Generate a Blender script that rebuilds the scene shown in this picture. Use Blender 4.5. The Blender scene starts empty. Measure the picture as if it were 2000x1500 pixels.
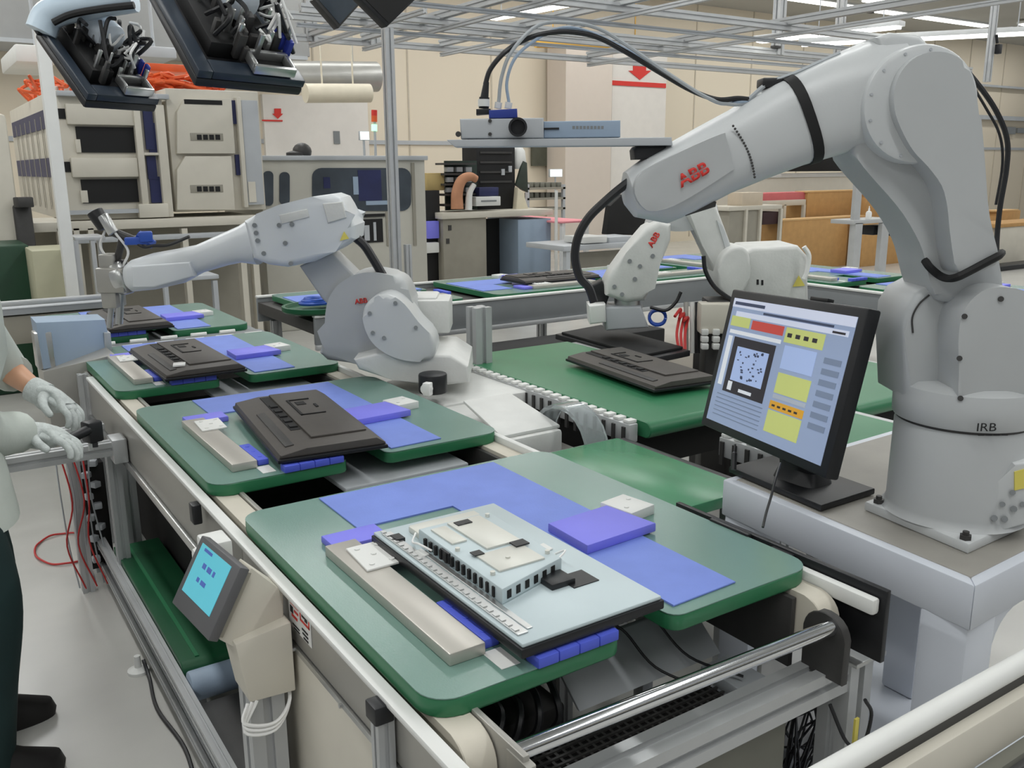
import bpy, bmesh, math, random
from mathutils import Vector, Matrix
random.seed(7)
C = bpy.context.scene.collection
PI = math.pi
V = Vector

# ------------------------------------------------------------------ camera
PIT, YAW, ROLL, FPX, CH = .2353, .585, -.0067, 1764.0, 1.64
_cp, _sp = math.cos(PIT), math.sin(PIT)
FW = V((math.sin(YAW) * _cp, math.cos(YAW) * _cp, -_sp))
_r = V((math.cos(YAW), -math.sin(YAW), 0)); _u = _r.cross(FW)
RT = _r * math.cos(ROLL) + _u * math.sin(ROLL)
UPV = _u * math.cos(ROLL) - _r * math.sin(ROLL)
CO = V((0, 0, CH))
cam_d = bpy.data.cameras.new('camera'); cam = bpy.data.objects.new('camera', cam_d); C.objects.link(cam)
cam_d.sensor_width = 36; cam_d.lens = FPX / 2000 * 36; cam_d.clip_start = .05; cam_d.clip_end = 200
cam.matrix_world = Matrix(((RT.x, UPV.x, -FW.x, 0), (RT.y, UPV.y, -FW.y, 0), (RT.z, UPV.z, -FW.z, CH), (0, 0, 0, 1)))
bpy.context.scene.camera = cam

def U(px, py, x=None, y=None, z=None, d=None, c=None):
    """measured photo point -> where its line of sight meets a real plane (x, y, z, depth d, or the vertical plane c)"""
    r = FW + RT * ((px - 1000) / FPX) + UPV * ((750 - py) / FPX)
    if z is not None: t = (z - CH) / r.z
    elif x is not None: t = x / r.x
    elif y is not None: t = y / r.y
    elif c is not None: t = c / (r.x * .552 + r.y * .834)
    else: t = d
    return CO + r * t

# ------------------------------------------------------------------ materials
def lin(c):
    c = c / 255
    return c / 12.92 if c <= .04045 else ((c + .055) / 1.055) ** 2.4
MATS = {}
def mat(name, rgb, rough=.5, metal=0.0, var=.06, scale=6.0, bump=0.0, bscale=60.0, spec=.5, emit=None, alpha=1.0, stretch=None, trans=0.0):
    if name in MATS: return MATS[name]
    m = bpy.data.materials.new(name); m.use_nodes = True
    nt = m.node_tree; b = nt.nodes['Principled BSDF']
    col = (lin(rgb[0]), lin(rgb[1]), lin(rgb[2]))
    b.inputs['Roughness'].default_value = rough; b.inputs['Metallic'].default_value = metal
    b.inputs['Specular IOR Level'].default_value = spec
    if trans: b.inputs['Transmission Weight'].default_value = trans
    tc = nt.nodes.new('ShaderNodeTexCoord'); mp = nt.nodes.new('ShaderNodeMapping')
    nt.links.new(tc.outputs['Object'], mp.inputs['Vector'])
    if stretch: mp.inputs['Scale'].default_value = stretch
    n = nt.nodes.new('ShaderNodeTexNoise'); n.inputs['Scale'].default_value = scale; n.inputs['Detail'].default_value = 4
    nt.links.new(mp.outputs['Vector'], n.inputs['Vector'])
    rmp = nt.nodes.new('ShaderNodeValToRGB')
    rmp.color_ramp.elements[0].position = .3; rmp.color_ramp.elements[1].position = .7
    rmp.color_ramp.elements[0].color = (*[v * (1 - var) for v in col], 1)
    rmp.color_ramp.elements[1].color = (*[min(1, v * (1 + var)) for v in col], 1)
    nt.links.new(n.outputs['Fac'], rmp.inputs['Fac']); nt.links.new(rmp.outputs['Color'], b.inputs['Base Color'])
    if bump:
        n2 = nt.nodes.new('ShaderNodeTexNoise'); n2.inputs['Scale'].default_value = bscale; n2.inputs['Detail'].default_value = 3
        nt.links.new(mp.outputs['Vector'], n2.inputs['Vector'])
        bp = nt.nodes.new('ShaderNodeBump'); bp.inputs['Strength'].default_value = bump; bp.inputs['Distance'].default_value = .01
        nt.links.new(n2.outputs['Fac'], bp.inputs['Height']); nt.links.new(bp.outputs['Normal'], b.inputs['Normal'])
    if emit:
        b.inputs['Emission Color'].default_value = (*col, 1); b.inputs['Emission Strength'].default_value = emit
    MATS[name] = m
    return m

# ------------------------------------------------------------------ mesh builder
def catmull(pts, k=6, closed=False):
    pts = [V(p) for p in pts]
    if len(pts) < 3 or k <= 1: return pts
    out = []; n = len(pts)
    rng = range(n if closed else n - 1)
    for i in rng:
        if closed: p0, p1, p2, p3 = pts[(i - 1) % n], pts[i], pts[(i + 1) % n], pts[(i + 2) % n]
        else:
            p1, p2 = pts[i], pts[i + 1]
            p0 = pts[i - 1] if i else p1 * 2 - p2
            p3 = pts[i + 2] if i + 2 < n else p2 * 2 - p1
        for j in range(k):
            t = j / k
            out.append(.5 * ((2 * p1) + (p2 - p0) * t + (2 * p0 - 5 * p1 + 4 * p2 - p3) * t * t + (3 * p1 - p0 - 3 * p2 + p3) * t ** 3))
    if not closed: out.append(pts[-1])
    return out

class MB:
    def __init__(self): self.bm = bmesh.new(); self.mi = 0
    def _f(self, vs):
        try:
            f = self.bm.faces.new(vs); f.material_index = self.mi; return f
        except ValueError: return None
    def hexa(self, P, bev=0, seg=2):
        v = [self.bm.verts.new(V(p)) for p in P]
        fs = [self._f([v[i] for i in q]) for q in ((3, 2, 1, 0), (4, 5, 6, 7), (0, 1, 5, 4), (1, 2, 6, 5), (2, 3, 7, 6), (3, 0, 4, 7))]
        if bev:
            es = list({e for f in fs for e in f.edges})
            r = bmesh.ops.bevel(self.bm, geom=es, offset=bev, segments=seg, profile=.5, affect='EDGES', clamp_overlap=True)
            for f in r['faces']: f.material_index = self.mi
        return self
    def box(self, c, s, rot=None, bev=0, seg=2):
        c = V(c); h = V(s) / 2
        P = [V((sx * h.x, sy * h.y, sz * h.z)) for sz in (-1, 1) for sx, sy in ((-1, -1), (1, -1), (1, 1), (-1, 1))]
        if rot is not None:
            R = rot if isinstance(rot, Matrix) else Matrix.Rotation(rot, 3, 'Z')
            P = [R @ p for p in P]
        return self.hexa([c + p for p in P], bev, seg)
    def bx(self, x0, x1, y0, y1, z0, z1, bev=0, seg=2):
        return self.box(((x0 + x1) / 2, (y0 + y1) / 2, (z0 + z1) / 2), (abs(x1 - x0), abs(y1 - y0), abs(z1 - z0)), None, bev, seg)
    def prism(self, pts, vec, bev=0, seg=2, both=True):
        pts = [V(p) for p in pts]; vec = V(vec); n = len(pts)
        nrm = V((0, 0, 0))
        for i in range(n):
            a, b = pts[i], pts[(i + 1) % n]; nrm += a.cross(b)
        if nrm.dot(vec) < 0: pts = pts[::-1]
        lo = [self.bm.verts.new(p) for p in pts]; hi = [self.bm.verts.new(p + vec) for p in pts]
        fb = self._f(lo[::-1]); ft = self._f(hi)
        for i in range(n): self._f([lo[i], lo[(i + 1) % n], hi[(i + 1) % n], hi[i]])
        if bev:
            es = set(ft.edges)
            if both: es |= set(fb.edges)
            r = bmesh.ops.bevel(self.bm, geom=list(es), offset=bev, segments=seg, profile=.5, affect='EDGES', clamp_overlap=True)
            for f in r['faces']: f.material_index = self.mi
        return self
    def loft(self, rings, caps=True):
        R = [[self.bm.verts.new(V(p)) for p in r] for r in rings]; n = len(R[0])
        for a, b in zip(R[:-1], R[1:]):
            for i in range(n): self._f([a[i], a[(i + 1) % n], b[(i + 1) % n], b[i]])
        if caps: self._f(R[0][::-1]); self._f(R[-1])
        return self
    def frame(self, d):
        d = V(d).normalized(); a = V((0, 0, 1)) if abs(d.z) < .9 else V((1, 0, 0))
        u = d.cross(a).normalized(); return u, d.cross(u).normalized()
    def cyl(self, p0, p1, r0, r1=None, n=20, bev=0):
        p0, p1 = V(p0), V(p1); r1 = r0 if r1 is None else r1
        u, w = self.frame(p1 - p0); L = (p1 - p0).length; d = (p1 - p0) / L
        def ring(t, r): return [p0 + d * t + (u * math.cos(2 * PI * i / n) + w * math.sin(2 * PI * i / n)) * r for i in range(n)]
        if bev:
            prof = [(0, r0 - bev), (bev * .3, r0 - bev * .3), (bev, r0), (L - bev, r1), (L - bev * .3, r1 - bev * .3), (L, r1 - bev)]
        else: prof = [(0, r0), (L, r1)]
        return self.loft([ring(t, r) for t, r in prof])
    def tube(self, path, r, n=8, k=6, closed=False):
        P = catmull(path, k, closed); rings = []; u = None
        for i, p in enumerate(P):
            a = P[i - 1] if (i or closed) else p; b = P[(i + 1) % len(P)] if (i + 1 < len(P) or closed) else p
            d = (b - a).normalized() if (b - a).length > 1e-9 else V((0, 0, 1))
            if u is None: u, w = self.frame(d)
            else:
                u = (u - d * u.dot(d)).normalized(); w = d.cross(u)
            rr = r(i / (len(P) - 1)) if callable(r) else r
            w = d.cross(u)
            rings.append([p + (u * math.cos(2 * PI * j / n) + w * math.sin(2 * PI * j / n)) * rr for j in range(n)])
        if closed: rings.append(rings[0]); return self.loft(rings, False)
        return self.loft(rings)
    def lathe(self, prof, c, n=32, axis=None):
        c = V(c); ax = V(axis).normalized() if axis else V((0, 0, 1)); u, w = self.frame(ax)
        return self.loft([[c + ax * z + (u * math.cos(2 * PI * i / n) + w * math.sin(2 * PI * i / n)) * max(r, 1e-4) for i in range(n)] for r, z in prof])
    def sph(self, c, r, n=14, m=8):
        r = (r, r, r) if not hasattr(r, '__len__') else r; c = V(c)
        return self.loft([[c + V((r[0] * math.sin(PI * j / m) * math.cos(2 * PI * i / n), r[1] * math.sin(PI * j / m) * math.sin(2 * PI * i / n), -r[2] * math.cos(PI * j / m))) if 0 < j < m
                           else c + V((1e-4 * math.cos(2 * PI * i / n), 1e-4 * math.sin(2 * PI * i / n), -r[2] * math.cos(PI * j / m))) for i in range(n)] for j in range(m + 1)])
    def profile_bar(self, p0, p1, s, slot=.25):
        """aluminium extrusion: square bar with a groove along every side"""
        p0, p1 = V(p0), V(p1); d = (p1 - p0).normalized()
        a = V((0, 0, 1)) if abs(d.z) < .9 else V((0, 1, 0))
        u = d.cross(a).normalized(); w = d.cross(u).normalized()
        h = s / 2; g = s * slot / 2; dp = s * .18; q = []
        for k in range(4):
            ca, sa = [(1, 0), (0, 1), (-1, 0), (0, -1)][k]
            for x, y in ((h, -h), (h, -g), (h - dp, -g), (h - dp, g), (h, g)): q.append((x * ca - y * sa, x * sa + y * ca))
        return self.loft([[p + u * x + w * y for x, y in q] for p in (p0, p1)])
    def islands(self):
        """loose pieces, with touching ones kept together"""
        self.bm.verts.ensure_lookup_table(); seen = set(); isl = []
        for v in self.bm.verts:
            if v in seen: continue
            st = [v]; seen.add(v); g = []
            while st:
                a = st.pop(); g.append(a)
                for e in a.link_edges:
                    o = e.other_vert(a)
                    if o not in seen: seen.add(o); st.append(o)
            lo = [min(q.co[i] for q in g) - .0008 for i in range(3)]; hi = [max(q.co[i] for q in g) + .0008 for i in range(3)]
            isl.append((g, lo, hi))
        ch = True
        while ch:
            ch = False
            for i in range(len(isl)):
                for j in range(i + 1, len(isl)):
                    if all(isl[i][1][k] <= isl[j][2][k] and isl[j][1][k] <= isl[i][2][k] for k in range(3)):
                        isl[i] = (isl[i][0] + isl[j][0], [min(a, b) for a, b in zip(isl[i][1], isl[j][1])], [max(a, b) for a, b in zip(isl[i][2], isl[j][2])])
                        del isl[j]; ch = True; break
                if ch: break
        return [g for g, _, _ in isl]
    def each(self, name, mats, parent):
        """every loose piece becomes a part of its own"""
        gs = self.islands()
        if len(gs) > 100: return self.build(name, mats, parent)
        out = []
        for g in gs:
            b = MB(); mp = {v: b.bm.verts.new(v.co) for v in g}; fs = set()
            for v in g: fs |= set(v.link_faces)
            for f in fs:
                try: nf = b.bm.faces.new([mp[v] for v in f.verts]); nf.material_index = f.material_index
                except ValueError: pass
            out.append(b.build(name, mats, parent))
        self.bm.free()
        return out[0]
    def build(self, name, mats, parent=None, loc=None, smooth=35):
        me = bpy.data.meshes.new(name)
        inv = None
        if parent is not None: inv = INV[parent]
        elif loc is not None: inv = Matrix.Translation(-V(loc))
        if inv is not None: self.bm.transform(inv)
        bmesh.ops.recalc_face_normals(self.bm, faces=self.bm.faces[:])
        self.bm.to_mesh(me); self.bm.free()
        for m in (mats if isinstance(mats, (list, tuple)) else [mats]): me.materials.append(m)
        if smooth:
            for p in me.polygons: p.use_smooth = True
            me.set_sharp_from_angle(angle=math.radians(smooth))
        o = bpy.data.objects.new(name, me); C.objects.link(o)
        if parent is not None:
            o.parent = parent; INV[o] = inv
        elif loc is not None:
            o.location = V(loc); INV[o] = inv
        else: INV[o] = Matrix.Identity(4)
        return o
INV = {}
def tag(o, label=None, cat=None, group=None, kind=None):
    if label: o['label'] = label
    if cat: o['category'] = cat
    if group: o['group'] = group
    if kind: o['kind'] = kind
    return o
def thing(name, label, cat, loc=(0, 0, 0), rz=0, group=None):
    o = bpy.data.objects.new(name, None); C.objects.link(o); o.empty_display_size = .05
    o.location = V(loc); o.rotation_euler = (0, 0, rz)
    INV[o] = (Matrix.Translation(V(loc)) @ Matrix.Rotation(rz, 4, 'Z')).inverted()
    return tag(o, label, cat, group)
def struct(name, mb, m, label=None):
    o = mb.build(name, m); o['kind'] = 'structure'
    if label: o['label'] = label
    return o
def dup(root, loc, rz=0, label=None, group=None, skip=()):
    def cp(o, par):
        c = o.copy(); C.objects.link(c)
        if par is not None: c.parent = par
        for ch in list(o.children):
            if ch.name.split('.')[0] not in skip: cp(ch, c)
        return c
    r = cp(root, None); r.location = V(loc); r.rotation_euler = (0, 0, rz)
    if label: r['label'] = label
    if group: r['group'] = group
    return r
def text(name, s, org, xd, yd, size, m, parent, thick=.0006, bold=0.0, gaps=False, sx=1.0):
    """flat raised lettering; org = lower left corner, xd / yd = reading and up directions"""
    cu = bpy.data.curves.new(name, 'FONT'); cu.body = s; cu.size = 1.0; cu.offset = bold; cu.resolution_u = 3
    t = bpy.data.objects.new(name, cu); C.objects.link(t)
    dg = bpy.context.evaluated_depsgraph_get(); dg.update()
    me = bpy.data.meshes.new_from_object(t.evaluated_get(dg)); bpy.data.objects.remove(t); bpy.data.curves.remove(cu)
    b = MB(); b.bm.from_mesh(me); bpy.data.meshes.remove(me)
    if gaps:   # letters split by fine gaps
        for co, no in (((0, .315, 0), (0, 1, 0)), ((0, .385, 0), (0, 1, 0))):
            bmesh.ops.bisect_plane(b.bm, geom=b.bm.verts[:] + b.bm.edges[:] + b.bm.faces[:], plane_co=co, plane_no=no)
        kill = [f for f in b.bm.faces if .315 < f.calc_center_median().y < .385]
        bmesh.ops.delete(b.bm, geom=kill, context='FACES')
    xd = V(xd).normalized(); yd = V(yd); yd = (yd - xd * yd.dot(xd)).normalized(); zd = xd.cross(yd)
    for v in b.bm.verts: v.co = V(org) + xd * (v.co.x * size * sx) + yd * (v.co.y * size) + zd * .0008
    r = bmesh.ops.extrude_face_region(b.bm, geom=b.bm.faces[:])
    for e in r['geom']:
        if isinstance(e, bmesh.types.BMVert): e.co += zd * thick
    return b.build(name, m, parent, smooth=0)
def ringse(c, u, w, ru, rw, e=2.0, n=28):
    """superellipse ring"""
    out = []
    for i in range(n):
        t = 2 * PI * i / n; cs, sn = math.cos(t), math.sin(t)
        out.append(V(c) + V(u) * (ru * math.copysign(abs(cs) ** (2 / e), cs)) + V(w) * (rw * math.copysign(abs(sn) ** (2 / e), sn)))
    return out

# ------------------------------------------------------------------ the palette
paint = mat('robot_paint', (200, 203, 204), .34, var=.02, scale=3, bump=.02, bscale=180)
paint_d = mat('robot_paint_grey', (184, 187, 188), .38, var=.03)
paint_lit = mat('robot_paint_lit', (217, 221, 224), .36, var=.02, scale=3)  # same robot paint, whitened for the light falling on the middle arm
castw = mat('white_casting', (212, 213, 210), .45, var=.05, scale=12, bump=.08, bscale=80)
steel = mat('stainless_steel', (172, 170, 164), .4, metal=.5, var=.06, scale=5, stretch=(1, .15, 1))
alu = mat('aluminium', (196, 197, 196), .3, metal=.85, var=.04)
aluw = mat('anodised_aluminium', (190, 192, 193), .4, metal=.35, var=.05)
chrome = mat('chrome', (225, 227, 230), .12, metal=1.0, var=.02)
whitep = mat('white_plastic', (222, 223, 220), .45, var=.03)
cream = mat('cream_belt', (206, 200, 186), .6, var=.05)
green_sheen = mat('green_pallet_sheen', (112, 144, 134), .24, var=.05, scale=3, bump=.03, bscale=250)  # pallet green greyed: the glossy sheen on top is put into the colour
green_s = mat('green_belt', (46, 116, 78), .36, var=.08, scale=4)
green_d = mat('dark_green_belt', (22, 84, 52), .4, var=.1)
blue = mat('blue_mat', (118, 140, 216), .62, var=.06, scale=9, bump=.05, bscale=200)
blue_v = mat('violet_blue_block', (128, 128, 236), .5, var=.04)
blue_k = mat('blue_strip', (82, 98, 212), .5, var=.05)
blackp = mat('black_plastic', (26, 27, 30), .42, var=.1)
blackm = mat('black_matte', (14, 14, 15), .7, var=.1)
dgrey = mat('dark_grey_plastic', (58, 57, 56), .5, var=.08, scale=20, bump=.05, bscale=300)
mgrey = mat('monitor_back_grey', (74, 70, 66), .52, var=.06, scale=30, bump=.04, bscale=400)
grey = mat('grey_panel', (128, 132, 134), .5, var=.04)
lgrey = mat('light_grey_panel', (180, 184, 188), .45, var=.03)
sheet = mat('zinc_sheet', (192, 206, 210), .4, metal=.08, var=.05, scale=4)
beige = mat('beige_machine', (206, 201, 188), .5, var=.03)
beige_d = mat('beige_dark', (150, 146, 134), .55, var=.05)
bluegrey = mat('blue_grey_panel', (150, 168, 188), .5, var=.03)
navy = mat('navy_panel', (34, 40, 84), .5, var=.15)
red = mat('red_paint', (214, 52, 44), .5, var=.03)
redc = mat('red_cable', (190, 50, 48), .5, var=.05)
orange = mat('orange_cable', (222, 96, 46), .5, var=.1)
yellow = mat('yellow_label', (226, 212, 104), .5, var=.03)
white = mat('white_print', (236, 236, 234), .5, var=.02)
board_c = mat('cardboard', (188, 146, 92), .75, var=.07, scale=10)
pink = mat('pink_cover', (232, 150, 158), .6, var=.06)
glassd = mat('dark_window', (64, 72, 80), .12, var=.25, scale=3, spec=.6)
greyc = mat('grey_cable', (168, 174, 178), .45, var=.05)
blue_f = mat('blue_fitting', (46, 84, 176), .4, var=.08)
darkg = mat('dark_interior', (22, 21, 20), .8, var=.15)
olive = mat('olive_panel', (118, 118, 108), .6, var=.06)
ink = mat('black_print', (20, 20, 22), .6, var=.02)
LP, WS, EXPO = 60.0, .33, 0.0
# ------------------------------------------------------------------ pallets
def pallet_outline(W, L, r=.055, notch=(.392, .512, .30)):
    def arc(cx, cy, a0, a1, rr, n=6): return [(cx + rr * math.cos(math.radians(a0 + (a1 - a0) * i / n)), cy + rr * math.sin(math.radians(a0 + (a1 - a0) * i / n))) for i in range(n + 1)]
    p = arc(r, r, 180, 270, r)
    if notch:
        a, b, d = notch; q = .03
        p += arc(a - q, q, 270, 360, q, 4) + [(a, d), (b, d)] + arc(b + q, q, 180, 270, q, 4)
    p += arc(W - r, r, 270, 360, r) + arc(W - r, L - r, 0, 90, r) + arc(r, L - r, 90, 180, r)
    return p
def inset(o, k, W, L): return [(W / 2 + (x - W / 2) * (1 - 2 * k / W), L / 2 + (y - L / 2) * (1 - 2 * k / L)) for x, y in o]
def make_pallet(label):
    W, L = .915, .979
    t = thing('work_pallet', label, 'pallet', (0, 0, 0), 0, 'green work pallets on the main conveyor')
    o = pallet_outline(W, L)
    MB().prism([(x, y, 0) for x, y in o], (0, 0, .0335), .004).build('board', green_s, t)
    MB().prism([(x, y, .0335) for x, y in o], (0, 0, .0018)).build('sheen_layer', green_sheen, t)  # thin layer that carries the painted sheen over the greener board
    z = .0353
    MB().prism([(.2, .725, z), (.455, .725, z), (.455, .56, z), (.54, .56, z), (.54, .03, z), (.715, .035, z), (.722, .958, z), (.2, .965, z)], (0, 0, .004), .001, 1).build('blue_mat', blue, t)
    MB().prism([(.548, .305, z + .004), (.756, .317, z + .004), (.735, .468, z + .004), (.552, .455, z + .004)], (0, 0, .022), .003).build('stop_block', blue_v, t)
    b = MB(); b.box((.785, .45, z + .0125), (.085, .1, .025), .15, .002)
    for s in (-1, 1): b.cyl((.785 + s * .02, .45 + s * .02, z + .025), (.785 + s * .02, .45 + s * .02, z + .0275), .006, n=10)
    b.build('stop_plate', whitep, t)
    MB().prism([(.1, .62, z), (.23, .62, z), (.23, .70, z), (.1, .70, z)], (0, 0, .018), .003).build('corner_block', blue_v, t)
    b = MB(); b.bx(.08, .152, .085, .63, z, z + .024, .003)
    b.build('clamp_bar', mat('brushed_bar', (198, 194, 186), .42, metal=.6, var=.06, scale=12, stretch=(1, .1, 1)), t)
    b = MB(); b.prism([(.1, .455, z + .024), (.178, .455, z + .024), (.186, .58, z + .024), (.108, .58, z + .024)], (0, 0, .005), .001, 1)
    for x, y in ((.12, .475), (.165, .475), (.125, .56), (.17, .56), (.145, .52)): b.cyl((x, y, z + .029), (x, y, z + .0315), .006, n=10)
    b.build('bracket_plate', whitep, t)
    b = MB(); b.bx(.158, .19, .10, .275, z, z + .018, .003)
    for y in (.13, .19, .245): b.cyl((.174, y, z + .018), (.174, y, z + .019), .006, n=10)
    b.build('side_strip', blue_k, t)
    b = MB()
    for i in range(4): b.bx(.2 + i * .044, .2425 + i * .044, -.006, .034, z, z + .0195, .002)
    b.bx(.2, .37, -.002, .03, z, z + .012)
    b.each('front_strip', blue_k, t)
    MB().bx(.148, .186, .028, .092, z, z + .0015, .0006, 1).build('paper_tag', whitep, t)
    return t
P_Y = [1.118, 2.332, 3.60, 4.86]
PX = .587
pal_names = ['green pallet nearest the camera, carrying the bare silver panel', 'middle green pallet, carrying the larger black monitor cover',
             'third green pallet along the line, beside the robot arm base', 'farthest green pallet on the main line, beneath the reaching robot gripper']
pal0 = make_pallet(pal_names[0]); pal0.location = (PX, P_Y[0], .785)
for i in (1, 2, 3): dup(pal0, (PX, P_Y[i], .785), 0, pal_names[i])

# ------------------------------------------------------------------ the silver display panel on the front pallet
def make_open_display():
    x0, x1, y0, y1 = .171, .49, .002, .588
    L0 = V((PX, P_Y[0], .785)); t = thing('display_panel', 'silver backed flat display panel with exposed electronics lying on the front pallet', 'display panel', L0)
    def B(): return MB()
    def up(o): return o
    z = .0585
    off = L0
    class LB(MB):
        def build(self, *a, **k):
            self.bm.transform(Matrix.Translation(L0)); return MB.build(self, *a, **k)
        def each(self, *a, **k):
            self.bm.transform(Matrix.Translation(L0)); return MB.each(self, *a, **k)
    LB().bx(x0, x1, y0, y1, z, z + .018, .003).build('bezel', blackp, t)
    LB().bx(x0 + .004, x1 - .004, y0 + .004, y1 - .004, z + .018, z + .026, .003).build('back_sheet', sheet, t)
    zt = z + .026
    b = LB(); b.bx(x0 + .012, x0 + .034, y0 + .03, y1 - .03, zt, zt + .004, .001, 1)
    for i in range(26): b.bx(x0 + .013, x0 + .022, y0 + .04 + i * .0205, y0 + .052 + i * .0205, zt + .004, zt + .006)
    b.bx(x0 + .038, x0 + .05, y0 + .04, y1 - .16, zt, zt + .003, .001, 1)
    b.build('edge_strip', alu, t)
    c = LB(); c.prism([(.222, .14, zt), (.392, .19, zt), (.405, .475, zt), (.23, .475, zt)], (0, 0, .032), .004)
    ch = c.build('electronics_box', sheet, t)
    b = LB()
    for i in range(13): b.prism([(.2195 + i * .0, .165 + i * .022, zt + .006), (.2195, .172 + i * .022, zt + .006), (.2195, .172 + i * .022, zt + .026), (.2195, .165 + i * .022, zt + .026)], (.006, 0, 0))
    for i in range(6): b.prism([(.235 + i * .025, .1425 + i * .0073, zt + .008), (.246 + i * .025, .1457 + i * .0073, zt + .008), (.246 + i * .025, .1457 + i * .0073, zt + .024), (.235 + i * .025, .1425 + i * .0073, zt + .024)], (0, .006, 0))
    b.build('vent_slots', blackm, ch)
    b = LB(); b.bx(.245, .28, .36, .45, zt + .032, zt + .036, .001); b.bx(.29, .37, .30, .46, zt + .032, zt + .0365, .001); b.bx(.255, .36, .2, .285, zt + .032, zt + .036, .001)
    for x, y in ((.24, .2), (.24, .33), (.38, .22), (.385, .45), (.3, .24)): b.cyl((x, y, zt + .032), (x, y, zt + .039), .005, n=10)
    b.build('cover_plate', zinc2, ch)
    b = LB(); b.bx(.222, .232, .335, .37, zt + .006, zt + .028); b.bx(.33, .385, .135, .185, zt, zt + .012, .002); b.bx(.37, .43, .12, .175, zt, zt + .002); b.bx(.34, .372, .27, .295, zt + .036, zt + .039)
    b.bx(.355, .395, .47, .495, zt + .002, zt + .01); b.bx(.3, .335, .43, .45, zt + .036, zt + .0385); b.bx(.19, .21, .50, .53, zt, zt + .008); b.bx(.25, .272, .28, .3, zt + .036, zt + .038)
    b.each('connector', blackp, t)
    b = LB()
    for x, y in ((.415, .25), (.43, .3), (.42, .42), (.205, .42)): b.prism([(x - .012, y - .02, zt), (x + .012, y - .014, zt), (x + .012, y + .02, zt), (x - .012, y + .014, zt)], (0, 0, .004), .001, 1)
    b.each('white_tab', whitep, t)
    b = LB(); b.bx(.238, .405, .475, .54, zt, zt + .014, .003); b.bx(.25, .33, .535, .56, zt, zt + .006, .002)
    b.build('bracket', zinc2, t)
    b = LB(); b.tube([(.22, .40, zt + .012), (.205, .43, zt + .02), (.212, .47, zt + .008), (.235, .5, zt + .012)], .0022, 6)
    b.tube([(.385, .2, zt + .02), (.42, .215, zt + .03), (.41, .25, zt + .008)], .0022, 6)
    b.build('ribbon_cable', white, t)
    return t
zinc2 = mat('zinc_bracket', (214, 214, 206), .4, metal=.2, var=.04)
make_open_display()

# ------------------------------------------------------------------ black monitor covers on the pallets behind
def make_cover(label, bigpost=True):
    x0, x1, y0, y1 = .172, .492, -.03, .64
    t = thing('monitor_cover', label, 'monitor', (0, 0, 0), 0, 'black monitors lying face down on pallets')
    z = .0585
    MB().prism([(x0, y0, z), (x1, y0, z), (x1, y1, z), (x0, y1, z)], (0, 0, .012), .003).build('front_bezel', blackp, t)
    b = MB(); zb = z + .012
    prof = [(x0 + .004, zb), (x0 + .008, zb + .012), (x0 + .085, zb + .022), (x0 + .09, zb + .022), (x1 - .03, zb + .024), (x1 - .004, zb + .006), (x1 - .004, zb)]
    b.prism([(x, y0 + .006, zz) for x, zz in prof], (0, y1 - y0 - .012, 0), .004)
    body = b.build('back_shell', mgrey, t)
    zt = zb + .0235
    b = MB(); b.bx(x0 + .085, x0 + .115, y0 + .20, y1 - .03, zt - .006, zt + .001, .001, 1)
    for k in range(5): b.bx(x0 + .088, x0 + .112, y0 + .22 + k * .065, y0 + .25 + k * .065, zt, zt + .006, .001, 1)
    b.build('port_bay', blackm, body)
    b = MB(); b.bx(x0 + .118, x1 - .035, y0 + .09, y1 - .02, zt - .002, zt + .006, .003); b.build('raised_plate', mgrey, body)
    zt += .006
    b = MB()
    b.bx(x0 + .15, x0 + .158, .30, .50, zt, zt + .003); b.bx(x0 + .15, x0 + .225, .495, .503, zt, zt + .003); b.bx(x0 + .15, x0 + .23, .30, .306, zt, zt + .003)
    b.bx(x0 + .22, x0 + .228, .38, .42, zt, zt + .003); b.bx(x0 + .17, x0 + .2, .43, .47, zt, zt + .002)
    b.build('stand_recess', blackm, body)
    b = MB(); b.prism([(x0 + .035, .03, zb + .015), (x0 + .06, .03, zb + .018), (x0 + .06, .42, zb + .018), (x0 + .035, .42, zb + .015)], (0, 0, .004), .001)
    b.build('hinge_ridge', dgrey, body)
    return t
cov = make_cover('black monitor cover lying on the second green pallet, with a stand recess'); cov.location = (PX + .02, P_Y[1] + .062, .785); cov.rotation_euler.z = -.115
c3 = dup(cov, (PX, P_Y[2], .785), 0, 'smaller looking black monitor with a white connector, on the third pallet')
b = MB(); L3 = V((PX, P_Y[2], .785))
b.prism([L3 + V((.225, .06, .0925)), L3 + V((.27, .05, .0935)), L3 + V((.285, .1, .0935)), L3 + V((.24, .115, .0925))], (0, 0, .008), .002)
INVc = Matrix.Translation(-L3); INV[c3] = INVc
b.build('white_connector', white, c3)
dup(cov, (PX + .02, P_Y[3], .785), .0, 'dark monitor gripped on the farthest pallet of the main line')

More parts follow.
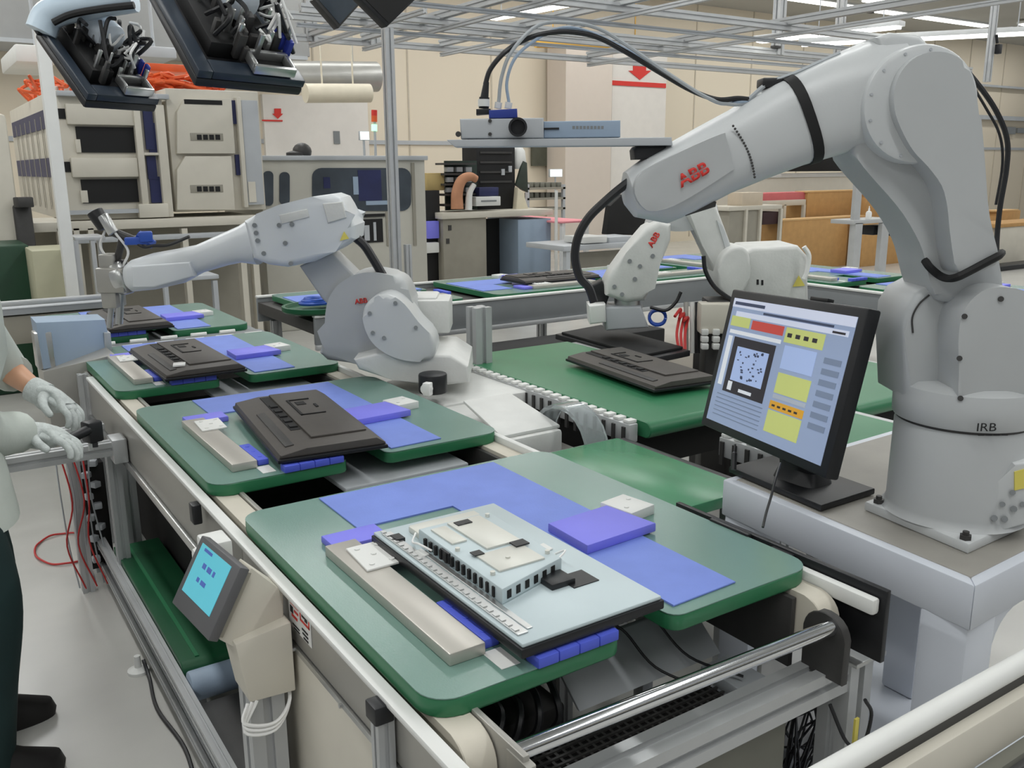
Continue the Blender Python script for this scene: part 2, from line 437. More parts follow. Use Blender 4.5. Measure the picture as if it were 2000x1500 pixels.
# ------------------------------------------------------------------ the main conveyor
t = thing('pallet_conveyor', 'long stainless steel pallet conveyor running away from the camera under the green pallets', 'conveyor', (1.045, .95, 0))
XL, XR = .566, 1.52
b = MB(); b.bx(XL + .008, XL + .02, .96, 2.05, .66, .778, .002); b.build('side_panel', steel, t)
b = MB(); b.bx(XL + .008, XL + .02, 2.055, 4.3, .60, .778, .002); b.build('side_panel', steel, t)
MB().prism([(XL - .012, .955, .776), (XL + .016, .955, .776), (XL + .016, 4.1, .776), (XL - .012, 4.1, .776)], (0, 0, .014), .004).build('edge_rail', whitep, t)
b = MB(); b.bx(XL + .002, XL + .018, .96, 2.05, .645, .658, .001, 1)
for y in (1.0, 1.2, 1.45, 1.7, 1.95): b.cyl((XL + .002, y, .651), (XL - .003, y, .651), .005, n=8)
b.build('lower_trim', alu, t)
b = MB(); b.bx(XL - .004, XL + .014, 2.06, 4.2, .57, .6, .003); b.build('lower_trim', alu, t)
MB().bx(XL + .006, XL + .016, 1.255, 1.98, .02, .645, .002).build('cover_panel', beige, t)
MB().bx(XL + .006, XL + .016, .97, 1.215, .02, .645, .002).build('cover_panel', lgrey, t)
b = MB(); b.profile_bar((XL - .012, 1.235, .0), (XL - .012, 1.235, .772), .03); b.build('corner_post', aluw, t)
b = MB(); b.bx(XL - .034, XL + .002, 1.215, 1.255, .748, .782, .004); b.build('post_cap', blackp, t)
b = MB(); b.bx(XL - .032, XL - .008, 2.34, 2.38, .72, .775, .004); b.build('sensor_block', blackp, t)
# cream belts on both sides with the end drums
for x0, x1 in ((.60, .655), (1.432, 1.487)):
    b = MB(); r = .05; zc = .785 - r; pr = [(4.25, .785), (1.085, .785)] + [(1.085 - r * math.sin(a), zc + r * math.cos(a)) for a in [PI * i / 12 for i in range(1, 13)]] + [(4.25, zc - r)]
    b.prism([(x0, y, z) for y, z in pr], (x1 - x0, 0, 0), .002, 1); b.build('belt', cream, t)
b = MB(); b.bx(.658, .67, .97, 4.25, .62, .79, .002); b.build('inner_plate', steel, t)
b = MB(); b.bx(1.415, 1.429, 1.10, 4.25, .62, .775, .002); b.build('inner_plate', dgrey, t)
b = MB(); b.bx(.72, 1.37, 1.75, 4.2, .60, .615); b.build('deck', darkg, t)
# right hand rail and black plate
b = MB(); b.bx(1.489, 1.512, .965, 4.1, .772, .806, .006); b.build('guide_rail', whitep, t)
b = MB(); b.bx(1.516, 1.53, .955, 1.55, .665, .822, .002); b.build('end_plate', blackp, t)
b = MB(); b.bx(1.516, 1.53, 1.56, 4.2, .60, .775, .002); b.build('side_panel', steel, t)
b = MB(); b.bx(1.5, 1.515, 1.3, 1.42, .806, .826, .003); b.bx(1.497, 1.52, 1.18, 1.24, .806, .818, .003); b.each('sensor_bracket', blackp, t)
# front end: chrome tube, extrusion beam, post, gusset
b = MB(); b.cyl((.67, 1.04, .745), (1.432, 1.014, .745), .0155, n=20); b.build('cross_tube', chrome, t)
b = MB(); b.profile_bar((.68, 1.05, .605), (1.51, 1.05, .605), .065); b.build('cross_beam', aluw, t)
b = MB(); b.profile_bar((1.545, 1.05, 0), (1.545, 1.05, .635), .075); b.build('end_post', aluw, t)
b = MB(); b.bx(1.50, 1.6, .995, 1.10, .636, .648, .003); b.build('post_plate', alu, t)
b = MB(); b.prism([(1.43, .98, .63), (1.43, 1.08, .63)] + [(1.43, 1.03 + .05 * math.cos(a), .725 + .045 * math.sin(a)) for a in [PI * i / 10 for i in range(11)]], (.02, 0, 0), .002, 1); b.build('bearing_plate', dgrey, t)
b = MB(); b.prism([(.656, .955, .60), (.672, .955, .60), (.672, .955, .78), (.656, .955, .78)], (0, .06, 0), .003); b.build('nose_plate', steel, t)
# black mesh tray between the sides
b = MB(); b.bx(.70, 1.32, 1.10, 1.27, .54, .545)
tr = b.build('mesh_tray', blackm, t)
b = MB()
for i in range(32): b.bx(.705 + i * .0193, .711 + i * .0193, 1.10, 1.27, .545, .551)
for i in range(8): b.bx(.705, 1.32, 1.105 + i * .0193, 1.110 + i * .0193, .548, .554)
b.build('mesh', dgrey, tr)
b = MB(); b.bx(.68, 1.39, 1.075, 1.09, .05, .53); b.build('front_cover', olive, t)
b = MB(); b.profile_bar((.67, 1.58, .60), (1.41, 1.58, .60), .05); b.build('inner_beam', aluw, t)
b = MB(); b.bx(1.325, 1.412, 1.09, 1.26, .545, .575, .004); b.build('lift_plate', lgrey, t)
b = MB(); b.prism([(1.0, 1.37, .655), (1.40, 1.37, .655), (1.40, 1.27, .575), (1.0, 1.27, .575)], (0, .012, 0), .002); b.build('sloped_plate', lgrey, t)
b = MB(); b.bx(.70, .97, 1.28, 1.40, .52, .60, .006); b.build('drive_box', darkg, t)
b = MB()
for i in range(4): b.tube([(.74 + i * .05, 1.26, .56), (.76 + i * .05, 1.22, .62), (.80 + i * .04, 1.25, .66), (.82 + i * .05, 1.36, .64)], .007, 6)
b.each('black_hose', blackp, t)
b = MB()
for i in range(30): b.bx(1.0 + i * .0135, 1.01 + i * .0135, 1.385, 1.425, .655, .68, .002)
b.build('cable_chain', mat('chain_grey', (120, 122, 118), .5), t)
b = MB(); b.bx(.74, 1.37, 1.62, 1.74, .52, .56, .004); b.build('inner_plate', grey, t)
for y0 in (1.72, 2.95):
    b = MB(); b.bx(.93, 1.06, y0 + .31, y0 + .40, .60, .725, .006); b.bx(.96, 1.3, y0 + .38, y0 + .52, .60, .70, .01); b.build('lift_unit', lgrey, t)
    b = MB()
    for x in (.90, .945): b.cyl((x, y0 + .36, .6), (x, y0 + .36, .77), .012, n=12)
    b.bx(.875, .98, y0 + .34, y0 + .38, .765, .775, .002); b.build('lift_rods', alu, t)
    b = MB(); b.bx(1.08, 1.34, y0 + .3, y0 + .36, .61, .66, .004); b.build('lift_motor', blackp, t)
b = MB(); b.bx(.95, 1.36, 2.30, 2.66, .735, .75, .004); b.build('transfer_plate', lgrey, t)
b = MB(); b.bx(.95, 1.36, 3.56, 3.90, .735, .75, .004); b.build('transfer_plate', lgrey, t)
for y in (1.86, 3.72, 4.2):
    b = MB(); b.profile_bar((XL + .045, y, 0), (XL + .045, y, .64), .05); b.build('leg', aluw, t)
    b = MB(); b.profile_bar((1.47, y + .1, 0), (1.47, y + .1, .64), .05); b.build('leg', aluw, t)
MB().bx(.70, .715, 1.95, 4.15, .06, .58).build('void_shade', darkg, t)  # dark sheet standing in for the shade in the void under the line

# safety sticker (pinch warning pictogram) on the side panel
s = thing('warning_sticker', 'white sticker with red and black pictograms on the steel conveyor side', 'sticker', (XL + .008, 1.67, .70))
x = XL + .0075
MB().bx(x - .001, x, 1.605, 1.73, .695, .774).build('backing', white, s)
b = MB()
for y0, z0, y1, z1 in ((1.69, .733, 1.735, .738), (1.69, .764, 1.735, .768), (1.69, .735, 1.694, .766), (1.731, .735, 1.735, .766), (1.742, .750, 1.782, .756), (1.75, .722, 1.778, .728), (1.744, .737, 1.764, .742)): b.bx(x - .002, x - .001, y0 * 1.16 - .350, y1 * 1.16 - .350, z0, z1)
b.build('red_print', red, s)
b = MB()
for y0, z0, y1, z1 in ((1.70, .742, 1.712, .758), (1.714, .746, 1.726, .751), (1.70, .716, 1.728, .720), (1.70, .707, 1.726, .711), (1.70, .698, 1.722, .702), (1.742, .704, 1.776, .707), (1.742, .697, 1.77, .700), (1.77, .730, 1.784, .745)): b.bx(x - .002, x - .001, y0 * 1.16 - .350, y1 * 1.16 - .350, z0, z1)
b.build('black_print', ink, s)

# ------------------------------------------------------------------ cables hanging in the front end
def cable(name, pts, r, m, label, cat='cable', group=None, n=7, k=6):
    o = MB().tube(pts, r, n, k).build(name, m, None, loc=pts[0]); return tag(o, label, cat, group)
cable('cable', [(1.16, 1.36, .68), (1.18, 1.34, .66), (1.21, 1.28, .60), (1.27, 1.2, .57)], .003, blackp, 'thin black cable looped over the grey plate behind the chrome tube')
cable('cable', [(1.26, 1.36, .68), (1.27, 1.34, .66), (1.30, 1.27, .6), (1.35, 1.16, .59)], .003, blackp, 'thin black cable running over the grey plate, right of the other')
# tangled wires in a white box beside the end post
w = thing('junction_box', 'white open box of tangled black wires beside the aluminium end post', 'junction box', (1.66, 1.25, .0))
MB().bx(1.54, 1.80, 1.27, 1.285, 0, .50, .003).build('back_plate', white, w)
b = MB()
for i in range(26):
    p = [V((1.555 + random.random() * .22, 1.245 - random.random() * .05, .04 + random.random() * .38)) for _ in range(4)]
    b.tube(p, .0028, 5, 6)
b.build('wires', blackp, w)
b = MB()
for i in range(6): b.bx(1.55 + i * .04, 1.58 + i * .04, 1.24, 1.27, .05 + .07 * (i % 3), .10 + .07 * (i % 3), .004)
b.each('terminal_block', lgrey, w)
cable('cable', [(1.47, 1.03, .55), (1.48, .99, .48), (1.52, .98, .46), (1.55, .985, .52), (1.53, .99, .56)], .004, blackp, 'short black cable looped under the cross beam at the end post')
b = MB(); b.bx(1.508, 1.52, .992, .997, .44, .52); tag(b.build('yellow_tag', yellow, None, loc=(1.514, .99, .44)), 'small yellow tag on the aluminium end post', 'label')

# ------------------------------------------------------------------ bottom right guard rail
t = thing('guard_rail', 'cream painted guard rail crossing the bottom right corner', 'rail', (1.45, .66, 0))
A, Bp = U(1560, 1522, z=.9), U(2080, 1262, z=.9)
A.z = Bp.z = .9; yy = (A.y + Bp.y) / 2; A.y = Bp.y = yy
MB().cyl(A - V((.25, 0, 0)), Bp + V((.5, 0, 0)), .0155, n=24).build('top_tube', whitep, t)
MB().bx(A.x - .2, Bp.x + .5, yy - .03, yy - .005, .80, .875, .004).build('beam', beige, t)
MB().bx(A.x - .2, Bp.x + .5, yy - .012, yy + .004, .872, .892).build('gap_strip', blackp, t)
MB().bx(A.x - .2, Bp.x + .5, yy - .06, yy - .032, .70, .79, .004).build('lower_beam', dgrey, t)
MB().bx(A.x - .2, Bp.x + .5, yy - .05, yy - .03, .788, .80).build('lower_strip', olive, t)
for x in (A.x - .1, Bp.x + .4): MB().bx(x - .02, x + .02, yy - .055, yy - .02, 0, .8, .003).build('post', beige, t)

# ------------------------------------------------------------------ operator touch panel on the left
TR = U(470, 1108, x=.47); BR = U(406, 1252, y=TR.y); TL = U(394, 1045, z=TR.z)
BL = TL + BR - TR
ex = (TR - TL).normalized(); ey = (TL - BL).normalized(); en = ex.cross(ey).normalized()
W, Hh = (TR - TL).length, (TL - BL).length
hm = thing('operator_panel', 'grey touch panel with a cyan screen tilted up on an aluminium post', 'control panel', (.45, TR.y + .1, 0))
def slab(mb, a0, a1, b0, b1, n0, n1, bev=0, o=BL, e=(ex, ey, en)):
    P = [o + e[0] * a + e[1] * bb + e[2] * n for n in (n0, n1) for a, bb in ((a0, b0), (a1, b0), (a1, b1), (a0, b1))]
    return mb.hexa(P, bev)
slab(MB(), 0, W, 0, Hh, -.022, 0, .003).build('bezel', mat('panel_grey', (92, 92, 94), .5), hm)
slab(MB(), .04 * W, .96 * W, .05 * Hh, .95 * Hh, -.034, -.022, .002).build('back_case', beige_d, hm)
sc = MB(); slab(sc, .1 * W, .84 * W, .24 * Hh, .93 * Hh, 0, .001); scr = sc.build('screen', mat('cyan_screen', (92, 186, 204), .25, var=.05, emit=.32), hm)
pr = MB()
for a, bb, wa, wb in ((.30, .66, .08, .07), (.42, .66, .1, .07), (.56, .66, .05, .07), (.30, .47, .06, .06), (.40, .47, .12, .06), (.2, .86, .2, .04)): slab(pr, a * W, (a + wa) * W, bb * Hh, (bb + wb) * Hh, .001, .0014)
pr.build('screen_print', mat('screen_ink', (70, 96, 170), .3, emit=.3), scr)
# bracket behind, a slim wedge, and its post
b = MB()
xw = XL - .002
mB, mT = BL + ex * W * .62 - en * .034, TL + ex * W * .62 - en * .034
eB, eT = BR - ex * .02 - en * .034, TR - ex * .02 - en * .034
b.hexa([mB, eB, eT, mT, V((xw - .02, mB.y, .60)), V((xw - .02, eB.y - .02, .60)), V((xw, eT.y + .01, .77)), V((xw, mT.y + .02, .77))], .003)
b.build('bracket', beige, hm)
b = MB(); b.hexa([(XL - .10, BR.y + .0, .56), (XL - .004, BR.y - .01, .56), (XL - .004, BR.y + .10, .56), (XL - .10, BR.y + .10, .56), (XL - .12, BR.y + .0, .70), (XL - .004, BR.y - .01, .72), (XL - .004, BR.y + .10, .72), (XL - .12, BR.y + .1, .70)], .003); b.build('cable_box', beige, hm)
b = MB(); b.profile_bar((XL - .06, BR.y + .05, 0), (XL - .06, BR.y + .05, .6), .075); b.build('post', aluw, hm)
b = MB(); b.bx(XL - .022, XL - .010, BR.y + .09, BR.y + .15, 0, .6); b.build('post_cover', dgrey, hm)
b = MB()
for k in range(3): b.tube([(XL - .105 + k * .01, BR.y + .0, .56), (XL - .12, BR.y - .02, .53 - .01 * k), (XL - .06, BR.y - .03, .515 - .008 * k), (XL - .015, BR.y, .54), (XL - .012, BR.y + .05, .58)], .004, 6)
b.build('cable', white, hm)
b = MB(); b.bx(XL - .1, XL - .04, TL.y + .04, TL.y + .12, .68, .82, .006); b.bx(XL - .12, XL - .10, TL.y + .06, TL.y + .1, .72, .80, .01)
b.build('switch_box', whitep, hm)

# ------------------------------------------------------------------ low return belt on the left
t = thing('low_belt_conveyor', 'low dark green belt conveyor near the floor under the main line', 'conveyor', (.58, 3.0, 0))
b = MB(); z1 = .2; r = .035
pr = [(3.62, z1), (2.60, z1)] + [(2.60 - r * math.sin(a), z1 - r + r * math.cos(a)) for a in [PI * i / 8 for i in range(1, 9)]] + [(3.62, z1 - 2 * r)]
b.prism([(.515, y, z) for y, z in pr], (.17, 0, 0), .002, 1); b.build('belt', green_d, t)
b = MB(); b.bx(.56, .572, 2.60, 3.6, .2005, .203); b.build('belt_guide', green_s, t)
b = MB(); b.profile_bar((.497, 1.3, .165), (.497, 4.1, .165), .032); b.build('side_rail', aluw, t)
b = MB(); b.profile_bar((.50, 1.3, .06), (.50, 4.1, .06), .03); b.build('side_rail', aluw, t)
b = MB(); b.cyl((.515, 2.50, .165), (.685, 2.50, .165), .045, n=24, bev=.006); b.build('end_drum', bluegrey, t)
b = MB(); b.bx(.51, .69, 1.35, 2.42, .10, .15, .003); b.build('bed', dgrey, t)
for y in (1.5, 2.5, 3.5):
    b = MB(); b.bx(.52, .56, y, y + .04, 0, .13, .002); b.build('leg', aluw, t)
cable('cable', [(.47, 2.95, .05), (.475, 2.9, .006), (.455, 2.7, .006), (.475, 2.45, .006), (.455, 2.2, .006), (.475, 2.0, .006), (.46, 1.7, .006), (.475, 1.4, .006)], .006, blackp, 'black cable snaking along the floor beside the low belt')
b = MB(); b.lathe([(.035, 0), (.035, .01), (.012, .02), (.010, .06)], (.455, 2.97, 0), 16); tag(b.build('levelling_foot', whitep, None, loc=(.455, 2.97, 0)), 'white levelling foot on the floor beside the low belt end', 'foot')
b = MB(); b.lathe([(.035, 0), (.035, .01), (.012, .02), (.010, .06)], (.56, 4.18, 0), 16); tag(b.build('levelling_foot', whitep, None, loc=(.56, 4.18, 0)), 'white levelling foot on the floor near the red cable loop', 'foot')
# red cable ring and dropping hoses
loop = [(.40 + .115 * math.cos(a), 4.22 + .19 * math.sin(a), .006 + .004 * (i % 2)) for i, a in enumerate([.5 + 2 * PI * k / 14 for k in range(15)])]
cable('coiled_cable', loop + [(.55, 4.40, .05), (.57, 4.5, .3), (.56, 4.55, .6)], .0045, redc, 'red cable lying in a loop on the floor', n=7)
cable('cable', [(.51, 4.45, .66), (.50, 4.46, .3), (.52, 4.42, .1), (.56, 4.40, .02)], .004, redc, 'red cable hanging beside the steel leg to the floor')
cable('cable', [(.55, 4.42, .66), (.56, 4.40, .3), (.55, 4.36, .1), (.50, 4.36, .02)], .003, orange, 'thin orange cable hanging beside the red one')
NV = V((.552, .834, 0))      # horizontal direction away from the camera, across the arms
EV = V((.834, -.552, 0))     # along the arms
def pts(px, c): return [U(x, y, c=c) for x, y in px]
def extr(mb, px, c, th, bev=.01, seg=3): return mb.prism(pts(catpx(px), c), NV * th, bev, seg)
def catpx(px): return px
def rnd(px, k=4):
    return [(p.x, p.y) for p in catmull([V((x, y, 0)) for x, y in px], k, True)]
def arm_loft(mb, rings, c, e=2.8, n=28):
    R = []
    for (tx, ty), (bx, by), w in rings:
        a, b = U(tx, ty, c=c), U(bx, by, c=c)
        R.append(ringse((a + b) / 2, (a - b).normalized(), NV, (a - b).length / 2, w, e, n))
    return mb.loft(R)

# ------------------------------------------------------------------ white pedestal table under the near robot
t = thing('robot_pedestal', 'white welded steel pedestal with a grey top under the large robot arm', 'pedestal', (2.05, 1.25, 0))
TZ = .82
q = [(1.686, .874), (2.48, .905), (2.54, 1.63), (1.744, 1.608)]
cx, cy = 2.11, 1.25
def shr(k): return [(cx + (x - cx) * k, cy + (y - cy) * k) for x, y in q]
MB().prism([(x, y, TZ - .006) for x, y in shr(.93)], (0, 0, .008), .001, 1).build('top_plate', mat('grey_top', (150, 147, 140), .5, var=.06, scale=8), t)
wp = mat('white_steel', (206, 211, 220), .42, var=.03, scale=4)
for i, nm in ((0, 'frame_beam'), (1, 'frame_beam'), (2, 'frame_beam'), (3, 'frame_beam')):
    a, bq = q[i], q[(i + 1) % 4]; ai, bi = shr(.9)[i], shr(.9)[(i + 1) % 4]
    P = [V((*p, zz)) for zz in (TZ - .10, TZ) for p in (a, bq, bi, ai)]
    MB().hexa(P, .004).build(nm, wp, t)
for (x, y) in ((1.748, .935), (2.40, .97), (2.462, 1.455), (1.80, 1.545)):
    MB().bx(x - .055, x + .055, y - .055, y + .055, .02, TZ - .09, .012).build('leg', wp, t)
lg = [(1.748, .935), (2.40, .97)]
b = MB()
for (x, y), s in ((lg[0], 1), (lg[1], -1)):
    b.prism([(x + s * .05, y - .05, TZ - .10)] + [(x + s * (.05 + .10 * (1 - math.sin(a))), y - .05, TZ - .10 - .10 * (1 - math.cos(a))) for a in [PI / 2 * i / 6 for i in range(7)]], (0, .03, 0))
b.each('corner_gusset', wp, t)
MB().bx(1.62, 2.62, .76, 1.80, 0, .02, .004).build('floor_plate', wp, t)
# low green belt between the main line and the pedestal
t = thing('green_belt_conveyor', 'short shiny green belt between the main line rail and the white pedestal', 'conveyor', (1.76, 1.9, 0))
MB().bx(1.56, 1.935, 1.66, 2.27, .705, .74, .006).build('belt', mat('green_belt_shiny', (72, 138, 100), .26, var=.22, scale=5, stretch=(1.2, .25, 1)), t)
MB().bx(1.94, 1.965, 1.66, 2.27, .66, .735, .003).build('side_rail', blackp, t)
MB().bx(1.57, 1.95, 2.28, 2.32, .66, .72, .003).build('end_bar', alu, t)
for x in (1.58, 1.90):
    for y in (1.72, 2.2): MB().bx(x, x + .04, y, y + .04, 0, .70, .003).build('leg', aluw, t)

# ------------------------------------------------------------------ the large robot
c1 = 2.016; BC = V((1.984, 1.105, 0)); z0 = TZ + .002
t = thing('industrial_robot', 'largest white industrial robot arm, at the right on the white pedestal', 'robot arm', (BC.x, BC.y, z0))
b = MB(); b.prism([(1.815, .965, z0), (2.14, .975, z0), (2.15, 1.26, z0), (1.855, 1.25, z0)], (0, 0, .024), .005)
bp = b.build('base_plate', paint, t)
b = MB()
for x, y in ((1.835, .985), (2.12, .995), (1.872, 1.225), (2.13, 1.235), (1.98, .982)): b.cyl((x, y, z0 + .024), (x, y, z0 + .034), .013, n=6); b.cyl((x, y, z0 + .034), (x, y, z0 + .042), .007, n=10)
b.each('bolt', dgrey, bp)
zA = U(1862, 850, c=c1 - .15).z; zB = U(1862, 770, c=c1 - .15).z
R0 = .148
b = MB(); b.lathe([(R0 + .012, z0 + .024), (R0 + .004, z0 + .032), (R0, z0 + .045), (R0 - .002, zA - .012), (R0 - .006, zA - .004), (R0 - .006, zA)], BC, 56); b.build('base_column', paint_d, t)
b = MB(); extr(b, [(1922, 968), (1950, 946), (1980, 905), (2046, 900), (2046, 1012), (1930, 1046)], c1 - .145, .12, .006); cb = b.build('connector_box', paint, t)
b = MB()
for x, y, r in ((1942, 1012, .007), (1958, 985, .006), (1962, 1014, .007), (1978, 962, .006), (1980, 994, .007), (1998, 985, .006)): b.cyl(U(x, y, c=c1 - .145), U(x, y, c=c1 - .153), r, n=10)
b.each('connector_socket', grey, cb)
b = MB(); extr(b, [(1982, 922), (2010, 914), (2010, 952), (1982, 958)], c1 - .148, .004, 0); b.build('warning_label', yellow, cb)
b = MB(); b.lathe([(R0 + .002, zA + .003), (R0 + .005, zA + .008), (R0 + .006, zA + .05), (R0 - .002, zB - .012), (R0 - .02, zB), (.02, zB + .003)], BC, 56); tr = b.build('turret', paint_d, t)
b = MB(); b.lathe([(R0 - .004, zA - .004), (R0 - .004, zA + .006)], BC, 48); b.build('seam_ring', dgrey, tr)
o = U(1905, 842, c=c1 - .162)
text('lettering', 'IRB', o + V((0, 0, 0)), EV, (0, 0, 1), .026, ink, t, sx=1.2)
b = MB()
for k in range(4): b.box(o + EV * (.012 + k * .017) - V((0, 0, .008)) - NV * .002, (.012, .002, .003), -.585)
b.build('model_print', ink, t)
# shoulder
b = MB(); extr(b, [(1768, 778), (1766, 650), (1770, 606), (1790, 574), (1830, 553), (1872, 556), (1890, 600), (1892, 778)], c1 - .03, .17, .016); b.build('shoulder_frame', paint_d, t)
b = MB(); extr(b, rnd([(1880, 800), (1873, 720), (1874, 640), (1890, 596), (1925, 566), (1975, 562), (2025, 580), (2058, 625), (2066, 690), (2056, 770), (2030, 800), (1960, 806)], 5), c1 - .125, .20, .007, 3)
sh = b.build('shoulder_motor_cover', paint_d, t)
b = MB()
for x, y in ((1884, 618), (1874, 700), (1876, 778), (1955, 584)): b.cyl(U(x, y, c=c1 - .13), U(x, y, c=c1 - .10), .006, n=10)
b.each('bolt', dgrey, sh)
b = MB(); b.tube([U(x, y, c=c1 - .032) for x, y in ((1783, 650), (1782, 620), (1795, 594), (1815, 576))], .0022, 6); b.build('seam', dgrey, t)
# lower arm
low = [(1826, 575), (1812, 530), (1803, 492), (1788, 458), (1764, 418), (1735, 382), (1702, 345), (1676, 312), (1666, 285), (1690, 215), (1722, 150), (1765, 112), (1820, 98), (1872, 120), (1908, 180), (1922, 290), (1929, 390), (1938, 450), (1950, 505), (1958, 560), (1950, 590), (1850, 592)]
b = MB(); extr(b, rnd(low, 2), c1 - .055, .15, .018, 4); lo = b.build('lower_arm', paint_d, t)
cov_ = [(1746, 190), (1752, 158), (1768, 130), (1792, 110), (1825, 101), (1860, 106), (1888, 128), (1904, 168), (1913, 230), (1920, 300), (1926, 360), (1931, 410), (1940, 455), (1950, 498), (1945, 520), (1905, 532), (1872, 534), (1862, 500), (1855, 450), (1850, 402), (1839, 362), (1812, 325), (1785, 296), (1765, 262), (1750, 225)]
b = MB(); extr(b, rnd(cov_, 3), c1 - .125, .10, .006, 3); b.build('arm_cover', paint_d, lo)
b = MB(); cpt = U(1800, 204, c=c1 - .10); R = .118
b.cyl(cpt, cpt + NV * .20, R, n=48, bev=.012); eb = b.build('elbow_housing', paint, t)
b = MB()
for k in range(8):
    a = 1.5 + PI * k / 6.5; p = cpt + (EV * math.cos(a) + V((0, 0, math.sin(a)))) * (R - .012)
    b.cyl(p - NV * .002, p + NV * .01, .003, n=8)
b.each('bolt', lgrey, eb)
b = MB(); b.cyl(U(1748, 284, c=c1 - .075), U(1748, 284, c=c1 - .05), .006, n=10); b.build('plug', dgrey, lo)
# forearm
fr = [((1215, 358), (1222, 402), .045), ((1220, 336), (1240, 424), .075), ((1262, 305), (1300, 436), .09), ((1300, 284), (1350, 415), .094), ((1365, 247), (1420, 378), .096), ((1430, 212), (1484, 352), .098),
      ((1500, 166), (1560, 324), .102), ((1600, 118), (1660, 296), .106), ((1690, 80), (1760, 286), .11), ((1735, 75), (1800, 290), .11)]
b = MB(); arm_loft(b, fr, c1 + .02); fa = b.build('forearm', paint, t)
b = MB(); extr(b, [(1712, 72), (1740, 62), (1800, 68), (1828, 100), (1800, 130), (1735, 132)], c1 - .06, .15, .012); b.build('elbow_motor_box', paint, t)
b = MB(); extr(b, rnd([(1240, 378), (1246, 346), (1272, 326), (1330, 296), (1408, 262), (1418, 268), (1432, 326), (1428, 334), (1350, 384), (1300, 408), (1262, 410)], 3), c1 - .083, .03, .004); b.build('wrist_cover', paint_d, fa)
b = MB()
for k in range(19):
    s = k / 18; b.sph(U(1432 + 42 * s + 8 * math.sin(PI * s), 246 + 100 * s, c=c1 - .0775), .0028, 6, 4)
for k in range(22):
    s = k / 21; b.sph(U(1565 + 165 * s, 146 - 66 * s, c=c1 - .03), .0022, 6, 4)
b.build('seam_screws', dgrey, fa)
def strap(mb, s0, s1, grow, c):
    """band round the forearm between two measured cross sections"""
    R = []
    for (tx, ty), (bx, by), w, g in (s0 + (0,), s0 + (grow,), s1 + (grow,), s1 + (0,)):
        a, bb = U(tx, ty, c=c), U(bx, by, c=c); R.append(ringse((a + bb) / 2, (a - bb).normalized(), NV, (a - bb).length / 2 + g, w + g, 2.8, 32))
    return mb.loft(R)
b = MB(); strap(b, ((1517, 159), (1572, 320), .103), ((1535, 150), (1590, 315), .104), .0045, c1 + .02); b.build('velcro_strap', blackm, fa)
b = MB(); b.tube([U(x, y, c=c1 + dc) for x, y, dc in ((1806, 508, -.05), (1816, 522, -.064), (1835, 538, -.068), (1852, 544, -.10), (1870, 541, -.131), (1895, 529, -.131), (1925, 513, -.131), (1950, 500, -.128), (1956, 494, -.09))], .0085, 8); b.build('strap', blackm, lo)
o = U(1331, 366, c=c1 - .088); o2 = U(1392, 333, c=c1 - .088)
xd = (o2 - o).normalized(); yd = V((0, 0, 1))
text('logo_lettering', 'ABB', o, xd, yd, .036, red, fa, bold=.03, gaps=True, sx=1.03)
b = MB(); extr(b, [(1238, 293), (1243, 286), (1300, 284), (1304, 292), (1298, 310), (1240, 312)], c1 - .02, .08, .006); b.build('tool_changer', blackp, t)
b = MB(); b.tube([U(x, y, c=c1 - .02) for x, y in ((1460, 196), (1500, 162), (1528, 152), (1560, 140), (1600, 122), (1640, 104))], .005, 6); b.build('air_line', greyc, t)
b = MB(); b.box(U(1506, 163, c=c1 + .0), (.05, .05, .02), -.585, .004); b.build('cable_clip', blackp, t)
b = MB()
b.tube([U(x, y, c=c1 + dc) for x, y, dc in ((1827, 102, -.02), (1870, 122, -.03), (1905, 158, -.05), (1945, 215, -.05), (1967, 272, -.04), (1966, 330, -.03), (1954, 400, -.03), (1948, 455, -.03), (1946, 500, -.04))], .0055, 7)
b.tube([U(x, y, c=c1 + dc) for x, y, dc in ((1895, 160, -.02), (1925, 210, -.03), (1952, 262, -.02), (1958, 320, -.01), (1945, 400, -.02))], .003, 6)
b.build('cable', blackp, t)
b = MB(); b.tube([U(x, y, c=c1 - .02) for x, y in ((1250, 340), (1214, 366), (1180, 395), (1150, 425), (1130, 460), (1123, 500), (1132, 540), (1150, 562), (1160, 590))], .0095, 8); b.build('hose', blackp, t)
b = MB(); extr(b, [(1325, 408), (1368, 390), (1400, 394), (1398, 404), (1340, 422)], c1 - .03, .06, .003); b.build('gripper_valve', dgrey, t)

# camera bracket carried at the wrist
ct = thing('inspection_camera', 'silver camera bracket with a black lens and blue block held at the near robot wrist', 'camera', U(1100, 286, c=c1))
b = MB(); extr(b, [(872, 273), (1312, 268), (1314, 284), (888, 287)], c1 - .04, .10, .002); b.build('mounting_plate', lgrey, ct)
b = MB(); extr(b, [(898, 232), (1062, 230), (1062, 270), (900, 271)], c1 - .03, .07, .004); b.build('camera_body', lgrey, ct)
b = MB(); extr(b, [(1062, 237), (1212, 235), (1212, 268), (1062, 270)], c1 - .01, .05, .003); pl_ = b.build('support_plate', bluegrey, ct)
b = MB(); extr(b, [(1040, 250), (1092, 249), (1092, 253), (1040, 254)], c1 - .013, .01, .0005); b.build('slot', blackp, pl_)
b = MB()
for k in range(9): extr(b, [(1118 + k * 7, 246), (1123 + k * 7, 246), (1123 + k * 7, 252), (1118 + k * 7, 252)], c1 - .0105, .003, 0)
b.build('print', grey, pl_)
p = U(1011, 250, c=c1 - .03); b = MB(); b.lathe([(.010, .0), (.014, 0), (.019, -.028), (.0195, -.045), (.015, -.045), (.014, -.030), (.001, -.030)], p, 28, NV); b.build('lens', blackp, ct)
